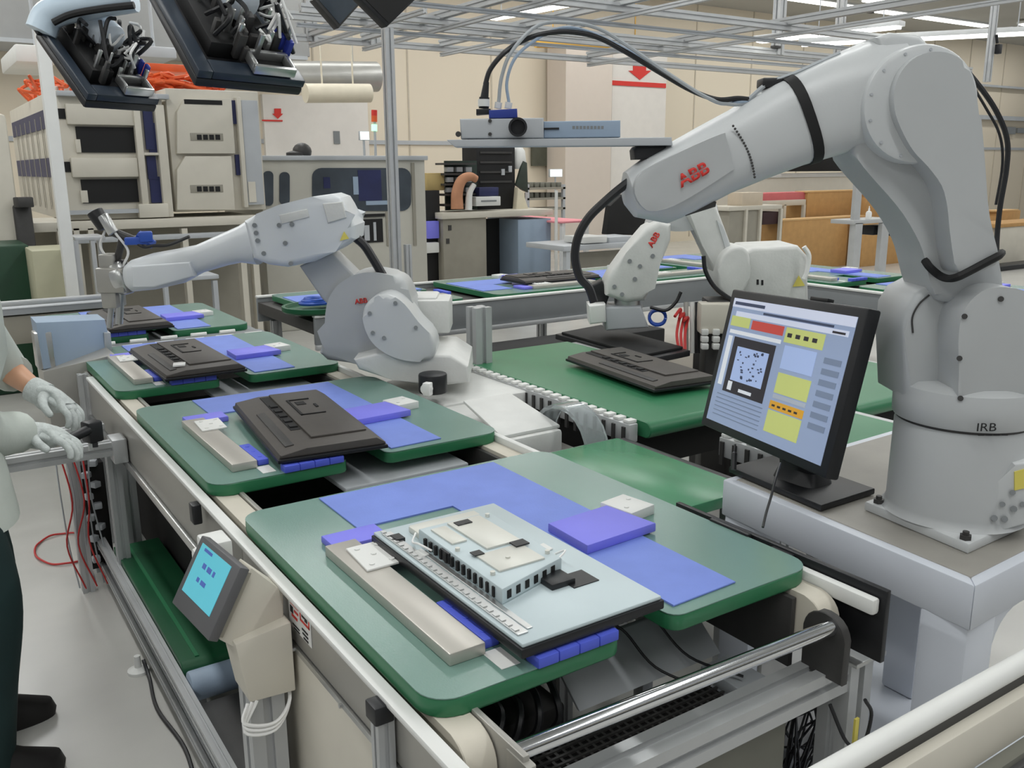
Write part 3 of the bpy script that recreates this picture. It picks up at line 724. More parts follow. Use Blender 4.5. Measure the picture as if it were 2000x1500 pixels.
b = MB(); extr(b, [(955, 215), (1010, 212), (1011, 230), (955, 231)], c1 - .03, .05, .002); b.build('valve_block', mat('blue_block', (42, 62, 148), .45), ct)
b = MB(); extr(b, [(930, 213), (958, 212), (958, 222), (930, 224)], c1 - .02, .04, .002); b.cyl(U(945, 212, c=c1), U(946, 190, c=c1), .011, n=14); b.cyl(U(946, 192, c=c1), U(950, 160, c=c1), .009, .006, n=14); b.build('plug', blackp, ct)
b = MB(); b.cyl(U(945, 208, c=c1 - .006), U(945, 194, c=c1 - .006), .0125, n=14); b.cyl(U(972, 212, c=c1), U(974, 200, c=c1), .008, n=10); b.cyl(U(992, 212, c=c1), U(994, 200, c=c1), .008, n=10); b.each('connector', whitep, ct)
b = MB(); b.cyl(U(895, 262, c=c1 - .034), U(895, 262, c=c1 - .02), .006, n=10); b.cyl(U(957, 236, c=c1 - .034), U(957, 236, c=c1 - .02), .004, n=8); b.cyl(U(957, 262, c=c1 - .034), U(957, 262, c=c1 - .02), .004, n=8); b.each('screw', dgrey, ct)
cable('cable', [U(x, y, c=c1 + dc) for x, y, dc in ((948, 165, 0), (958, 135, 0), (985, 103, 0), (1020, 80, .02), (1060, 66, .03), (1110, 62, .04), (1165, 72, .04), (1220, 100, .03), (1290, 142, .02), (1350, 176, .0), (1400, 194, -.02), (1440, 192, -.02), (1462, 194, -.02))], .0055, blackp, 'black cable arching from the silver camera bracket over to the big robot arm')
cable('air_hose', [U(x, y, c=c1 + dc) for x, y, dc in ((974, 200, 0), (980, 150, 0), (1000, 100, 0), (1050, 50, .02), (1110, 44, .03), (1170, 56, .03), (1230, 92, .02), (1300, 140, .0), (1380, 190, -.02), (1430, 204, -.02), (1464, 200, -.02))], .004, greyc, 'outer grey air hose in the arch above the silver camera bracket', 'hose')
cable('air_hose', [U(x, y, c=c1 + dc) for x, y, dc in ((994, 200, 0), (990, 160, 0), (1005, 115, 0), (1040, 82, .02), (1090, 56, .05), (1150, 62, .05), (1240, 106, .04), (1330, 160, .02), (1400, 200, -.0), (1440, 200, -.02), (1466, 197, -.02))], .0035, bluegrey, 'inner blue grey air hose in the arch above the silver camera bracket', 'hose')

# ------------------------------------------------------------------ touch monitor on the pedestal
k = 2.1 / 2.25
TLm, TRm, BRm, BLm = [CO + (V(p) - CO) * k for p in ((2.115, 1.943, 1.269), (1.927, 1.327, 1.302), (1.827, 1.347, .881), (2.014, 1.963, .847))]
ex = (TRm - TLm).normalized(); ey = (TLm - BLm); ey = (ey - ex * ey.dot(ex)).normalized(); en = ex.cross(ey)
if en.dot(CO - BLm) < 0: en = -en
W, Hh = (TRm - TLm).length, (TLm - BLm).length; E3 = (ex, ey, en)
mz = TZ + .004
tm = thing('touch_monitor', 'black touchscreen monitor showing a camera inspection program beside the near robot base', 'monitor', (1.86, 1.47, mz))
def S(mb, a0, a1, b0, b1, n0, n1, bev=0): return slab(mb, a0 * W, a1 * W, b0 * Hh, b1 * Hh, n0, n1, bev, BLm, E3)
S(MB(), 0, 1, 0, 1, -.038, 0, .006).build('bezel', blackp, tm)
UI = [(150, 166, 196), (214, 220, 240), (198, 206, 124), (200, 74, 66), (44, 42, 48), (170, 190, 232), (216, 160, 52), (170, 178, 190), (120, 134, 158), (226, 230, 236), (60, 70, 96)]
uim = [mat('screen_%s' % n, c_, .3, var=.02, emit=.28) for n, c_ in zip(('blue_grey', 'pale_blue', 'lime', 'red', 'black', 'sky', 'orange', 'silver', 'slate', 'white', 'navy'), UI)]
b = MB(); m0, m1 = .045, .06
S(b, m0, 1 - m0, m1, 1 - m1, 0, .0012)
def ui(i, a0, a1, b0, b1, n=.0018):
    b.mi = i; S(b, m0 + a0 * (1 - 2 * m0), m0 + a1 * (1 - 2 * m0), m1 + b0 * (1 - 2 * m1), m1 + b1 * (1 - 2 * m1), .0012, n)
ui(1, 0, 1, .93, 1); ui(10, .02, .3, .95, .975, .0022); ui(10, .3, .86, .905, .922, .0022); ui(1, .05, .97, .86, .90); ui(4, .86, .95, .87, .885, .0022)
ui(2, .02, .2, .78, .86); ui(3, .22, .5, .78, .85); ui(2, .52, .82, .74, .85)
for j in range(4): ui(4, .54 + j * .065, .575 + j * .065, .78, .81, .0022)
ui(9, .03, .5, .72, .75); ui(9, .03, .07, .3, .7)
ui(4, .09, .47, .26, .70); ui(5, .14, .43, .36, .63, .0022); ui(4, .18, .27, .30, .34, .0022); ui(9, .13, .17, .28, .35, .0024); ui(9, .24, .36, .285, .31, .0024)
random.seed(3)
for j in range(34): a0, b0 = .16 + random.random() * .24, .38 + random.random() * .23; ui(10, a0, a0 + .008 + random.random() * .014, b0, b0 + .008 + random.random() * .01, .0025)
ui(5, .54, .79, .55, .72); ui(2, .54, .8, .37, .52); ui(7, .54, .8, .33, .36); ui(6, .53, .8, .25, .31); ui(2, .53, .8, .08, .24)
for j in range(5): ui(4, .55 + j * .045, .575 + j * .045, .27, .285, .0022)
for j in range(7): ui(8, .85, .97, .66 - j * .075, .70 - j * .075, .0022)
for j in range(6): ui(8, .05, .48, .225 - j * .033, .232 - j * .033, .0022)
b.build('screen', uim, tm)
b = MB(); b.prism([(1.755, 1.30, mz), (1.965, 1.30, mz), (1.985, 1.63, mz), (1.79, 1.63, mz)], (0, 0, .018), .004); b.build('stand_base', blackp, tm)
nk = BLm + ex * W * .62 + ey * Hh * .12 - en * .036
b = MB(); b.loft([ringse(V((1.87, 1.45, mz + .018)), V((1, 0, 0)), V((0, 1, 0)), .05, .07, 4), ringse(V((1.872, 1.45, mz + .05)), V((1, 0, 0)), V((0, 1, 0)), .038, .06, 4), ringse(nk, ex, ey, .06, .03, 4)]); b.build('stand_neck', blackp, tm)
b = MB(); S(b, .6, .72, 1, 1.025, -.03, -.01, .002); b.build('webcam', blackp, tm)
cable('cable', [U(1524, 905, c=1.99), U(1515, 935, c=1.93), U(1506, 970, c=1.88), U(1497, 1000, c=1.85), U(1490, 1030, c=1.82)], .003, blackp, 'thin black cable hanging from the touch monitor over the white frame')
cable('usb_cable', [U(1436, 868, c=2.35), U(1434, 890, c=2.33), U(1433, 918, c=2.31)], (lambda s: .003 if s < .4 else .008), blackp, 'short black plug hanging below the lower left of the touch monitor')

# ------------------------------------------------------------------ second robot, reaching left over the main line
c2 = 3.635; B2 = V((1.80, 3.16, 0))
t = thing('industrial_robot', 'white robot arm in the middle, bent forward and reaching left over the main line', 'robot arm', (B2.x, B2.y, .72))
b = MB(); extr(b, [(690, 702), (735, 690), (880, 694), (914, 716), (916, 748), (840, 756), (765, 742), (700, 722)], c2 - .16, .42, .012); b.build('base_casting', castw, t)
b = MB(); extr(b, rnd([(638, 705), (634, 650), (638, 595), (655, 562), (685, 540), (718, 532), (755, 536), (788, 548), (802, 580), (820, 640), (830, 705)], 3), c2 - .03, .22, .03, 4); b.build('shoulder_frame', paint_d, t)
b = MB(); extr(b, rnd([(712, 640), (708, 612), (718, 590), (740, 577), (764, 577), (790, 594), (818, 630), (846, 660), (850, 692), (832, 706), (790, 704), (752, 690), (726, 668)], 3), c2 - .18, .20, .018, 4); mc = b.build('motor_cover', paint, t)
b = MB()
for x, y in ((722, 612), (772, 592), (750, 660), (812, 640), (728, 650)): b.cyl(U(x, y, c=c2 - .186), U(x, y, c=c2 - .15), .008, n=10)
b.each('bolt', grey, mc)
o = U(694, 594, c=c2 - .036); text('logo_lettering', 'ABB', o, U(722, 590, c=c2 - .036) - o, (0, 0, 1), .028, red, t, bold=.03)
b = MB(); extr(b, [(584, 520), (648, 494), (700, 545), (700, 600), (650, 605), (628, 584)], c2 - .0, .16, .012); b.build('lower_arm', paint_d, t)
b = MB(); extr(b, [(474, 432), (500, 418), (545, 400), (610, 384), (645, 379), (664, 386), (674, 402), (680, 428), (694, 440), (692, 468), (655, 492), (612, 512), (560, 523), (522, 518), (492, 506)], c2 - .13, .26, .03, 4); eh = b.build('elbow_housing', paint_lit, t)
b = MB(); extr(b, [(630, 398), (668, 394), (676, 425), (640, 436)], c2 - .138, .02, .004); extr(b, [(545, 420), (600, 408), (604, 424), (550, 438)], c2 - .135, .02, .003); b.each('cover_plate', castw, eh)
b = MB()
for x, y in ((497, 440), (503, 470), (515, 495), (545, 440), (557, 475), (568, 515), (500, 455), (570, 438)): b.cyl(U(x, y, c=c2 - .136), U(x, y, c=c2 - .12), .009, n=10)
b.each('bolt', grey, eh)
b = MB(); o = U(662, 470, c=c2 - .132); b.prism([U(x, y, c=c2 - .132) for x, y in ((664, 470), (682, 466), (672, 452))], NV * -.002); b.build('warning_label', yellow, eh)
b = MB(); arm_loft(b, [((505, 418), (508, 516), .11), ((470, 440), (476, 512), .095), ((430, 458), (446, 518), .085), ((385, 478), (398, 532), .08), ((345, 486), (362, 552), .085), ((300, 494), (310, 564), .09), ((262, 506), (268, 568), .085), ((250, 516), (254, 560), .06)], c2); fa = b.build('forearm', paint_lit, t)
b = MB(); extr(b, [(256, 520), (370, 512), (378, 540), (300, 562), (258, 562)], c2 - .10, .05, .008); b.build('wrist_cover', paint_lit, fa)
b = MB(); b.cyl(U(252, 538, c=c2), U(228, 545, c=c2), .07, n=20, bev=.01); b.build('tool_flange', alu, fa)
b = MB(); b.box(U(822, 612, c=c2 + .25), (.16, .2, .17), -.585, .015); b.box(U(845, 612, c=c2 + .22), (.16, .2, .14), -.585, .01); b.build('connector_box', castw, t)
b = MB(); b.bx(1.62, 2.02, 2.92, 3.42, .0, .76, .01); b.build('stand', castw, t)
b = MB(); b.tube([U(x, y, c=c2) for x, y in ((692, 462), (712, 480), (730, 508), (752, 545))], .018, 8); b.build('cable', blackp, t)
b = MB(); b.cyl(U(688, 458, c=c2), U(700, 462, c=c2), .02, n=10); b.build('cable_gland', white, t)
# gripper under the wrist
g = thing('gripper', 'silver gripper with blue fittings at the tip of the middle robot arm', 'gripper', U(228, 640, c=c2))
b = MB(); b.cyl(U(224, 520, c=c2), U(214, 640, c=c2), .012, n=10); b.cyl(U(236, 560, c=c2), U(232, 632, c=c2), .016, n=10); b.each('rod', alu, g)
b = MB(); b.box(U(226, 545, c=c2), (.11, .12, .10), -.585, .008); b.box(U(222, 580, c=c2), (.06, .1, .08), -.585, .006); b.box(U(215, 515, c=c2), (.06, .08, .08), -.585, .006); b.build('mount_block', steel, g)
b = MB(); b.box(U(205, 530, c=c2), (.03, .04, .05), -.585, .004); b.box(U(238, 522, c=c2), (.03, .05, .06), -.585, .004); b.box(U(214, 560, c=c2), (.04, .05, .05), -.585, .004); b.each('valve', blackp, g)
b = MB(); b.box(U(285, 462, c=c2), (.05, .06, .04), -.2, .006); b.box(U(268, 470, c=c2), (.09, .06, .03), -.3, .006); b.cyl(U(300, 478, c=c2), U(270, 458, c=c2), .018, n=10); b.each('blue_fitting', blue_f, g)
b = MB(); b.cyl(U(184, 412, c=c2), U(206, 446, c=c2), .032, .028, n=16, bev=.006); b.build('sensor_head', blackp, g)
b = MB(); b.cyl(U(200, 420, c=c2 - .02), U(222, 456, c=c2 - .02), .022, n=14, bev=.005); b.build('sensor_tube', alu, g)
b = MB(); b.cyl(U(214, 450, c=c2), U(262, 470, c=c2), .018, n=10); b.cyl(U(240, 462, c=c2), U(226, 520, c=c2), .014, n=10); b.each('arm_rod', dgrey, g)
b = MB(); b.tube([U(x, y, c=c2 - .02) for x, y in ((262, 470), (280, 482), (300, 480), (330, 478), (370, 462))], .007, 6); b.build('hose', blackp, g)
b = MB(); b.tube([U(x, y, c=c2) for x, y in ((205, 450), (196, 480), (210, 505))], .005, 6); b.tube([U(x, y, c=c2 - .02) for x, y in ((225, 455), (250, 490), (240, 520))], .005, 6); b.each('air_line', white, g)
# white machine parts in front of the second robot
t = thing('side_transfer_unit', 'white transfer unit with a clear curved shield beside the middle robot base', 'machine', (1.66, 2.6, 0))
MB().bx(1.56, 1.80, 2.40, 2.90, .66, .76, .012).build('body', castw, t)
MB().prism([(1.56, 2.42, .76), (1.80, 2.42, .76), (1.78, 2.70, .82), (1.58, 2.70, .82)], (0, 0, .012), .003).build('cover', castw, t)
b = MB(); p = U(846, 766, z=.80)
b.cyl(p, p + V((0, 0, .075)), .055, n=28, bev=.006); b.build('motor', blackp, t)
b = MB(); b.cyl(p + V((-.045, -.04, .03)), p + V((-.06, -.054, .03)), .022, n=14); b.box(p + V((-.05, -.05, .03)), (.03, .03, .05), .6, .004); b.build('motor_knob', white, t)
sh_ = mat('clear_shield', (214, 222, 224), .08, trans=.75, var=.02)
b = MB(); A0 = V((1.83, 2.42, .70))
arc = [(A0.x + .0 - .02 * math.cos(a), A0.y + .16 * math.cos(a), A0.z + .14 * math.sin(a)) for a in [PI * i / 10 for i in range(11)]]
inn = [(x, A0.y + (y - A0.y) * .9, A0.z + (z - A0.z) * .9) for x, y, z in arc]
b.prism([(1.80, y, z) for x, y, z in arc] + [(1.80, y, z) for x, y, z in inn[::-1]], (.09, 0, 0)); b.build('clear_shield', sh_, t)
MB().bx(1.60, 1.78, 2.45, 2.85, .0, .66, .01).build('foot', dgrey, t)

# ------------------------------------------------------------------ third robot, behind the touch monitor
P3 = U(1510, 560, d=4.6); c3 = P3.x * .552 + P3.y * .834
t = thing('industrial_robot', 'white robot arm farther back, forearm hanging down behind the big robot wrist', 'robot arm', (P3.x, P3.y, .9))
b = MB(); extr(b, [(1440, 500), (1470, 484), (1560, 480), (1578, 500), (1580, 590), (1442, 594)], c3 - .1, .36, .02); b.build('base_casting', castw, t)
b = MB(); extr(b, rnd([(1402, 560), (1405, 512), (1425, 486), (1452, 482), (1466, 505), (1460, 560), (1430, 590)], 3), c3 - .16, .24, .02); b.build('shoulder_cover', castw, t)
b = MB(); extr(b, [(1335, 410), (1370, 392), (1400, 402), (1424, 470), (1446, 540), (1425, 566), (1400, 545), (1372, 480)], c3 - .08, .15, .02); la = b.build('lower_arm', castw, t)
b = MB(); extr(b, [(1400, 430), (1412, 440), (1440, 520), (1430, 530)], c3 - .088, .02, .003); b.build('cover_plate', paint, la)
b = MB(); extr(b, rnd([(1268, 440), (1300, 402), (1350, 385), (1396, 392), (1404, 425), (1370, 446), (1320, 452)], 3), c3 - .06, .2, .03); b.build('elbow_housing', paint_d, t)
b = MB(); extr(b, [(1262, 445), (1288, 430), (1312, 438), (1311, 470), (1290, 515), (1268, 560), (1262, 588), (1222, 592), (1184, 578), (1183, 552), (1196, 528), (1222, 495)], c3 - .14, .22, .03, 4); fa = b.build('forearm', castw, t)
o = U(1274, 484, c=c3 - .142); text('logo_lettering', 'ABB', o, U(1296, 446, c=c3 - .142) - o, U(1262, 476, c=c3 - .142) - o, .042, red, fa, bold=.03)
b = MB()
for x, y in ((1200, 560), (1215, 575), (1240, 545), (1250, 520), (1230, 510), (1275, 500)): b.cyl(U(x, y, c=c3 - .146), U(x, y, c=c3 - .12), .011, n=8)
b.each('bolt', grey, fa)
b = MB(); b.bx(P3.x - .3, P3.x + .35, P3.y - .25, P3.y + .25, 0, .92, .01); b.build('stand', dgrey, t)
b = MB(); b.tube([U(x, y, c=c3 - .15) for x, y in ((1570, 482), (1580, 500), (1576, 530), (1570, 545))], .012, 8); b.build('white_cable', white, t)
b = MB(); b.prism([U(x, y, c=c3 - .105) for x, y in ((1548, 560), (1572, 558), (1560, 538))], NV * -.003); b.build('warning_label', yellow, t)
b = MB(); extr(b, [(1478, 546), (1482, 546), (1482, 556), (1478, 556)], c3 - .103, .004, 0); extr(b, [(1487, 547), (1491, 547), (1491, 557), (1487, 557)], c3 - .103, .004, 0); b.build('label_print', ink, t)
b = MB(); b.tube([U(x, y, c=c3 - .17) for x, y in ((1374, 500), (1378, 530), (1395, 560), (1420, 580), (1440, 590))], .011, 7); b.build('cable', blackp, t)
g = thing('gripper', 'grey vacuum gripper with white blocks at the end of the hanging forearm', 'gripper', U(1220, 640, c=c3))
b = MB(); b.cyl(U(1226, 580, c=c3 - .03), U(1228, 606, c=c3 - .03), .07, n=20); b.build('flange', alu, g)
b = MB(); extr(b, [(1182, 600), (1252, 598), (1268, 640), (1184, 646)], c3 - .12, .2, .012); b.build('gripper_body', lgrey, g)
b = MB(); extr(b, [(1150, 597), (1183, 594), (1184, 630), (1152, 634)], c3 - .14, .16, .01); b.build('valve_block', whitep, g)
b = MB(); b.tube([U(1284 + 16 * math.cos(a), 622 + 14 * math.sin(a) - k * .2, c=c3 - .1 + .004 * k) for k, a in enumerate([i * .6 for i in range(22)])], .008, 6, 2); b.build('blue_hose', blue_f, g)
b = MB(); b.tube([U(x, y, c=c3 - .1) for x, y in ((1270, 600), (1300, 606), (1320, 590), (1330, 570))], .009, 6); b.build('black_hose', blackp, g)
b = MB(); extr(b, [(1150, 560), (1176, 548), (1190, 580), (1184, 596), (1158, 592)], c3 - .05, .1, .01); b.build('hose_clamp', blackp, g)
# the dark panel it is holding
A = [U(1085, 652, c=c3 - .25), U(1160, 640, c=c3 + .05), U(1345, 680, c=c3 + .05), U(1316, 700, c=c3 - .25)]
zz = sum(p.z for p in A) / 4
A = [U(1085, 652, z=zz), U(1170, 636, z=zz), U(1348, 684, z=zz), U(1262, 702, z=zz)]
hp = thing('monitor_cover', 'black monitor cover held up by the hanging robot gripper', 'monitor', A[0])
b = MB(); b.prism(A, (0, 0, -.03), .005); b.build('front_bezel', blackp, hp)
m_ = sum(A, V()) / 4
b = MB(); b.prism([m_ + (p - m_) * .9 for p in A], (0, 0, .014), .004); b.build('back_shell', blackm, hp)
# ------------------------------------------------------------------ second belt line behind (runs the same way)
def belt_line(label, x0, x1, y0, y1, z, legs=True, chain=True, mat_=None):
    t = thing('belt_conveyor', label, 'conveyor', ((x0 + x1) / 2, y0, 0))
    r = .03
    pr = [(y1, z), (y0 + r, z)] + [(y0 + r - r * math.sin(a), z - r + r * math.cos(a)) for a in [PI * i / 8 for i in range(1, 9)]] + [(y1, z - 2 * r)]
    MB().prism([(x0, y, zz) for y, zz in pr], (x1 - x0, 0, 0), .003, 1).build('belt', mat_ or green_s, t)
    for x in (x0 - .035, x1 + .035):
        MB().bx(x - .02, x + .02, y0 + .05, y1, z - .075, z - .008, .004).build('side_rail', aluw, t)
    if chain:
        b = MB(); n = int((y1 - y0) / .055)
        for i in range(n): b.bx(x0 - .05, x0 - .012, y0 + .06 + i * .055, y0 + .092 + i * .055, z - .008, z + .004, .003)
        b.each('roller_chain', whitep, t)
        b = MB()
        for i in range(n): b.bx(x0 - .062, x0 - .052, y0 + .07 + i * .055, y0 + .085 + i * .055, z - .1, z - .02)
        b.each('chain_guard', dgrey, t)
    if legs:
        for x in (x0 + .02, x1 - .02):
            for y in (y0 + .15, y1 - .15):
                b = MB(); b.profile_bar((x, y, 0), (x, y, z - .06), .06); b.build('leg', aluw, t)
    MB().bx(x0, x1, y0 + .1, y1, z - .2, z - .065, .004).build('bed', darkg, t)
    return t
belt_line('green belt conveyor behind the middle robot, carrying one black monitor cover', 2.06, 2.74, 2.24, 3.62, .775)
belt_line('green belt conveyor partly hidden behind the touch monitor', 2.25, 2.80, 1.68, 2.05, .76, legs=True)
belt_line('green belt conveyor right of the touch monitor, towards the robot shoulder', 2.88, 3.6, 2.0, 2.62, .765)
c4 = dup(cov, (0, 0, 0), 0, 'black monitor cover lying on the green belt behind the middle robot')
q = [U(1148, 722, z=.79), U(1240, 703, z=.79), U(1357, 740, z=.79), U(1268, 762, z=.79)]
d = (q[2] - q[1]); rz = math.atan2(d.y, d.x) + PI / 2
c4.rotation_euler = (0, 0, rz); m_ = sum(q, V()) / 4
c4.location = V((m_.x, m_.y, .775 - .0388)) - Matrix.Rotation(rz, 3, 'Z') @ V((.327, .28, 0))
# post at the end of that belt and assorted machinery beyond it
t = thing('aluminium_post', 'thick aluminium extrusion post between the middle robot and the green belt', 'post', (2.0, 3.35, 0))
p = U(937, 730, z=.72); b = MB(); b.profile_bar((p.x, p.y, 0), (p.x, p.y, 1.03), .085); b.build('upright', aluw, t)
b = MB(); b.bx(p.x - .06, p.x + .06, p.y - .06, p.y + .06, .0, .02); b.build('foot_plate', alu, t)

# ------------------------------------------------------------------ far cross conveyor (runs left to right) with its pallets
t = thing('pallet_conveyor', 'far grey pallet conveyor crossing behind the middle robot from left to right', 'conveyor', (3.6, 5.3, 0))
MB().bx(1.9, 5.35, 4.93, 4.955, .64, .80, .004).build('side_panel', grey, t)
MB().bx(1.9, 5.35, 5.95, 5.975, .64, .80, .004).build('side_panel', grey, t)
MB().bx(1.9, 5.35, 4.92, 4.97, .80, .815, .004).build('edge_rail', whitep, t)
MB().bx(1.9, 5.35, 5.94, 5.99, .80, .815, .004).build('edge_rail', whitep, t)
MB().bx(1.9, 5.35, 4.91, 4.95, .61, .64, .004).build('lower_rail', aluw, t)
MB().bx(1.9, 5.35, 4.96, 5.94, .70, .775, .004).build('roller_bed', dgrey, t)
for x in (2.0, 3.1, 4.2, 5.2):
    for y in (5.0, 5.9):
        b = MB(); b.profile_bar((x, y, 0), (x, y, .65), .06); b.build('leg', aluw, t)
far = [(2.95, 'far pallet left of the big aluminium pole, on the cross conveyor', 0), (4.17, 'far green pallet on the cross conveyor, with a dark panel on its blue mat', 1), (5.30, 'far blue topped pallet on the cross conveyor behind the hanging forearm', 0)]
for x, lab, cv in far:
    p = dup(pal0, (x, 4.985, .79), PI / 2, lab, 'pallets on the far conveyors')
    if cv: dup(cov, (x, 4.985, .79), PI / 2, 'dark monitor cover on the far cross conveyor pallet')
for x, y, nm in ((2.55, 4.95, 'green coil tray with a blue hose on the near edge of the far cross conveyor'), (1.98, 5.1, 'green coil tray with blue parts left of the middle robot lower arm')):
    t = thing('coil_tray', nm, 'tray', (x, y, .815), .1, 'coil trays')
    b = MB(); b.lathe([(.19, .815), (.2, .825), (.2, .85), (.18, .85), (.17, .83), (.01, .83)], (x, y, 0), 24); b.build('tray', green_d, t)
    b = MB(); b.tube([(x + (.10 - .002 * i) * math.cos(i * .7), y + .08 * math.sin(i * .7), .86 + .0012 * i) for i in range(28)], .012, 6, 2); b.build('hose', blue_f, t)
    b = MB(); b.box((x + .05, y - .02, .87), (.1, .06, .04), .4, .008); b.build('white_cap', white, t)
# right hand pallet conveyor beside the big robot's shoulder
t = thing('pallet_conveyor', 'grey pallet conveyor at the right, behind the touch monitor', 'conveyor', (5.6, 4.2, 0))
MB().bx(5.36, 5.385, 2.4, 4.9, .60, .80, .004).build('side_panel', grey, t)
MB().bx(5.35, 5.40, 2.4, 4.9, .80, .815, .004).build('edge_rail', whitep, t)
MB().bx(5.345, 5.38, 2.4, 4.9, .56, .60, .004).build('lower_rail', aluw, t)
MB().bx(5.39, 6.38, 2.4, 6.2, .70, .775, .004).build('roller_bed', dgrey, t)
MB().bx(6.40, 6.425, 2.4, 6.2, .60, .80, .004).build('side_panel', grey, t)
for y in (2.6, 3.8, 4.8):
    for x in (5.42, 6.36):
        b = MB(); b.profile_bar((x, y, 0), (x, y, .62), .06); b.build('leg', aluw, t)
for y, lab, cv in ((2.9, 'blue topped pallet beside the big robot shoulder, on the right conveyor', 0), (4.06, 'second pallet behind the third robot base, on the right conveyor', 0)):
    dup(pal0, (5.43, y, .79), 0, lab, 'pallets on the far conveyors')
    if cv: dup(cov, (5.43, y, .79), 0, 'dark monitor cover on the right hand far conveyor')
dup(pal0, (5.4, 5.3, .79), 0, 'green and blue pallet at the far corner of the conveyor loop', 'pallets on the far conveyors')
# machinery under and behind the hanging robot
t = thing('machine_bed', 'dark machine frame with hoses under the far cross conveyor', 'machine', (3.3, 4.5, 0))
MB().bx(2.5, 4.1, 4.35, 4.6, .0, .60, .01).build('housing', blackm, t)
MB().bx(2.72, 3.6, 4.05, 4.32, .50, .60, .01).build('ledge', beige_d, t)
b = MB()
for i in range(7): b.bx(2.55 + i * .2, 2.66 + i * .2, 4.2, 4.34, .25 + .06 * (i % 3), .42 + .06 * (i % 3), .01)
b.each('drive_unit', dgrey, t)
t = thing('machine_bed', 'dark machine bed with motors under the green belt left edge', 'machine', (1.98, 2.8, 0))
MB().bx(1.88, 2.0, 2.3, 2.88, .0, .52, .01).build('housing', darkg, t)
b = MB()
for i in range(12):
    y = 2.3 + random.random() * .5; b.box((1.87, y, .3 + random.random() * .25), (.05, .06, .05), random.random(), .006)
b.each('motor', dgrey, t)
t = thing('valve_rack', 'beige valve rack with red hoses behind the touch monitor', 'valve rack', (3.6, 3.6, 0))
p = U(1404, 650, d=4.55)
MB().box((p.x, p.y, .5), (.16, .14, 1.0), -.585, .01).build('cabinet', dgrey, t)
b = MB(); b.box(U(1396, 620, d=4.45), (.16, .1, .15), -.585, .01); b.build('solenoid_box', beige, t)
b = MB()
for i in range(9): b.box(U(1376 + 22 * (i % 3), 648 + 14 * (i // 3), d=4.42), (.035, .04, .03), -.585, .006)
b.each('valve', castw, t)
for i in range(3):
    b = MB(); b.tube([U(1318 + i * 9, 618 + 4 * i, d=4.45), U(1330 + i * 7, 605 + i * 8, d=4.5), U(1322 + i * 8, 650, d=4.45), U(1326 + i * 6, 684, d=4.42)], .008, 6); b.build('red_hose', redc, t)
for i, (x, m) in enumerate(((1340, steel), (1352, whitep), (1362, blackp))):
    b = MB(); b.cyl(U(x, 690, d=4.5), U(x, 590, d=4.5), .012, n=8); b.build('pipe', m, t)

# ------------------------------------------------------------------ left: cross plate before the far pallet, blue box, steel cabinet
t = thing('transfer_table', 'grey transfer table with white rollers in front of the farthest pallet', 'transfer table', (1.0, 4.72, 0))
MB().bx(.60, 1.55, 4.63, 4.84, .68, .79, .006).build('table_plate', grey, t)
b = MB()
for i in range(6): b.cyl((.66 + i * .15, 4.66, .797), (.75 + i * .15, 4.66, .797), .012, n=10)
for i in range(5): b.cyl((.72 + i * .15, 4.80, .797), (.80 + i * .15, 4.80, .797), .012, n=10)
b.each('roller', whitep, t)
MB().bx(.62, 1.52, 4.66, 4.82, 0, .68, .006).build('base', dgrey, t)
MB().bx(.55, 1.56, 4.85, 5.95, .66, .775, .006).build('far_bed', grey, t)
t = thing('cover_box', 'pale blue sheet metal cover standing at the left of the main line', 'cover', (.6, 4.45, .72))
F4 = [U(70, 630, y=4.3), U(205, 624, y=4.5), U(220, 690, y=4.5), U(86, 722, y=4.3)]
b = MB(); b.prism(F4, V((.0, .2, .0)), .004); b.build('blue_panel', bluegrey, t)
b = MB(); b.prism([U(203, 650, y=4.48), U(216, 650, y=4.48), U(220, 690, y=4.48), U(205, 693, y=4.48)], (0, .1, 0), .002); b.build('hinge', lgrey, t)
t = thing('steel_cabinet', 'small stainless cabinet under the pale blue cover', 'cabinet', (.62, 4.45, 0))
F5 = [U(84, 726, y=4.28), U(224, 692, y=4.28), U(222, 726, y=4.28), U(176, 738, y=4.28), U(164, 880, y=4.28), U(108, 880, y=4.28)]
b = MB(); b.prism(F5, (0, .22, 0), .003); b.build('body', steel, t)
b = MB(); b.bx(.50, .70, 4.3, 4.48, 0, .35, .004); b.build('plinth', dgrey, t)
b = MB(); b.profile_bar((U(170, 800, y=4.22).x, 4.22, 0), (U(170, 800, y=4.22).x, 4.22, .78), .045); b.build('corner_post', aluw, t)
b = MB(); b.bx(.40, .47, 4.32, 4.42, .80, .96, .006); b.bx(.43, .50, 4.36, 4.40, .6, .8, .004); tag(b.build('bracket', alu, None, loc=(.44, 4.36, .6)), 'small metal bracket left of the pale blue cover', 'bracket')
t = thing('long_bench', 'grey roller bench edge running off to the far left', 'bench', (.3, 5.8, 0))
p0, p1 = U(0, 590, y=6.2), U(190, 570, y=6.4)
MB().bx(-.6, 1.05, 6.1, 6.5, .80, .84, .006).build('top_rail', lgrey, t)
MB().bx(-.6, 1.05, 6.12, 6.5, .62, .79, .006).build('side_panel', beige_d, t)
MB().bx(-.6, 1.05, 6.05, 6.1, .86, .89, .006).build('guide_rail', aluw, t)
for x in (-.3, .8): MB().bx(x, x + .06, 6.2, 6.26, 0, .64).build('leg', aluw, t)
